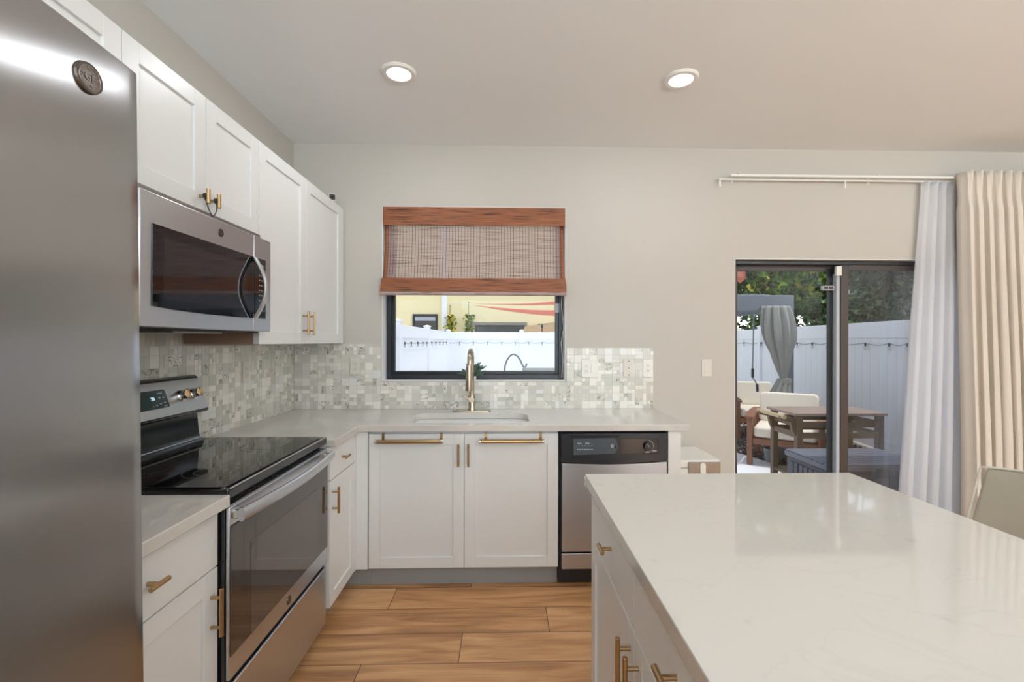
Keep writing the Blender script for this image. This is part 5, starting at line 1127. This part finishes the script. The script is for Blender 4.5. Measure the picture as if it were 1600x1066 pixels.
for y in (TY0+0.02, TY1-0.06):
    MB().prism([(tx0, tz-0.05), (hx-0.02, tz-0.03), (hx-0.02, tz-0.07), (tx0-0.05, tz-0.09), (tx0-0.035, tz-0.17), (tx0, tz-0.23)], lambda p, q: (p[0], y+0.035*q, p[1])).build('handle_bracket', M['ashwood'], cart, bevel=0.003)
MB().tube([(hx, TY0-0.01, tz-0.035), (hx, TY1+0.0, tz-0.035)], 0.020, 14).build('handle', M['palewood'], cart)

# ---- resin deck box
DX0, DX1, DY0, DY1, DZ = V(1294, 727, 3.42).x, 3.30, 3.42, 3.97, V(1294, 727, 3.42).z
db_ = thing('deck_box', 'slate grey ribbed resin deck box just outside the patio door', 'storage box', ((DX0+DX1)/2, (DY0+DY1)/2, GZ))
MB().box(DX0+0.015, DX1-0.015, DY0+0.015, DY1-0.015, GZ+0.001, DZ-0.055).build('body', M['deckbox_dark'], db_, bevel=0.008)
mb = MB()
for k in range(8):
    y = DY0+0.06+k*0.062; 
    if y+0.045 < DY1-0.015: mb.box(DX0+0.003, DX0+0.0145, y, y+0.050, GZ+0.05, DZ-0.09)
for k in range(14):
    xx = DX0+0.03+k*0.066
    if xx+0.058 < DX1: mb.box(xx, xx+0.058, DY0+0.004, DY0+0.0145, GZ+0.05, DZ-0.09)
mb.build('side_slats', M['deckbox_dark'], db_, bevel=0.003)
lid_ = MB().box(DX0, DX1, DY0, DY1, DZ-0.054, DZ-0.012).build('lid', M['deckbox'], db_, bevel=0.008)
mb = MB()
for k in range(9): y = DY0+0.006+k*0.060; mb.box(DX0+0.004, DX1-0.004, y, y+0.053, DZ-0.012, DZ)
mb.build('lid_slats', M['deckbox'], lid_, bevel=0.004)
MB().box((DX0+DX1)/2-0.05, (DX0+DX1)/2+0.05, DY0-0.010, DY0-0.001, DZ-0.10, DZ-0.03).build('latch', M['blackmatte'], db_, bevel=0.002)

# small grey box with round dial behind the deck box, grey pots under the lounger
q = V(1268, 691, 6.25); q = V(1296, 691, 6.25); so = thing('outdoor_speaker', 'small grey box with a round dark face beside the right lounger arm', 'speaker', (q.x, 6.35, GZ))
MB().box(q.x-0.075, q.x+0.075, 6.27, 6.42, GZ-0.015, q.z+0.09).build('housing', M['pot_grey'], so, bevel=0.01)
MB().lathe([(0.001, -0.012), (0.045, -0.012), (0.050, 0), (0.001, 0.001)], (q.x, 6.268, q.z+0.01), 24, axis='y').build('face', M['blackmatte'], so)
for k, px in enumerate((1187, 1208)):
    q = V(px, 712, 5.75); o = MB().lathe([(0.05, 0), (0.075, 0.17), (0.068, 0.17), (0.045, 0.02)], (q.x, 5.62 if k else 5.52, GZ-0.005), 24).build('flower_pot', M['pot_grey']); tag(o, 'grey conical pot standing under the lounger', 'pot', group='grey pots under the lounger'); recenter(o, (q.x, 5.62 if k else 5.52, GZ-0.005))

# ---- shepherd hook, grill lid and hanging plants seen through the kitchen window
def sh_pts(Y): return [V(px, py, Y) for px, py in ((788, 700), (788, 640), (788, 583), (789, 572), (792, 563), (797, 556), (802, 553.4), (808, 556), (813, 563), (816, 570), (818.5, 574), (821.5, 573), (823, 568))]
pts = sh_pts(6.0); pts[0].z = GZ-0.02
o = tag(MB().tube(pts, 0.0115, 8).build('shepherd_hook', M['gazebo']), 'curved metal shepherd hook standing in the yard behind the window', 'plant hook'); recenter(o, tuple(pts[0]))
q0, q1 = V(819, 579.5, 5.2), V(905, 584, 5.2)
ot = thing('outdoor_side_table', 'low grey outdoor table at the lower right of the window view', 'table', ((q0.x+q1.x)/2, 5.5, GZ))
MB().box(q0.x, q1.x, 5.2, 5.8, q0.z-0.03, q0.z).build('table_top', M['gazebo'], ot, bevel=0.004)
for x in (q0.x+0.04, q1.x-0.04):
    for y in (5.25, 5.75): MB().box(x-0.02, x+0.02, y-0.02, y+0.02, GZ-0.001, q0.z-0.031).build('leg', M['gazebo'], ot)
def hanger(label, px, py0, py1, pyh, Y, pal, seed, sz):
    rnd = random.Random(seed); a, b = V(px, py0, Y), V(px, py1, Y); hh = V(px, pyh, Y)
    t = thing('hanging_plant', label, 'hanging plant', tuple(a)); MB().tube([(hh.x, HY+0.001, hh.z), hh, a], 0.010, 6).build('hanger', M['black_cord'], t)
    mb = MB(); lay = mb.bm.loops.layers.float_color.new('tone')
    leaves(mb, lay, 170, lambda r: Vector((a.x+r.gauss(0, 0.10), Y+r.gauss(0, 0.06), a.z+(b.z-a.z)*r.random())), sz, pal, rnd); mb.build('foliage', M['leaf'], t, smooth=False)
    MB().lathe([(0.03, -0.12), (0.07, -0.10), (0.085, 0.0), (0.075, 0.0), (0.02, -0.09)], a+Vector((0, 0, -0.02)), 16).build('pot', M['soil'], t)
hanger('hanging plant with yellow flowers beside the white downspout', 703, 492, 525, 477, HY-0.30, [rgb(190, 176, 60), rgb(84, 120, 66), rgb(110, 140, 90), rgb(220, 200, 60)], 5, 0.15)
hanger('hanging leafy green plant near the tip of the terracotta sail', 732, 492, 526, 472, HY-0.30, [rgb(150, 160, 60), rgb(110, 130, 50), rgb(84, 112, 50)], 6, 0.15)
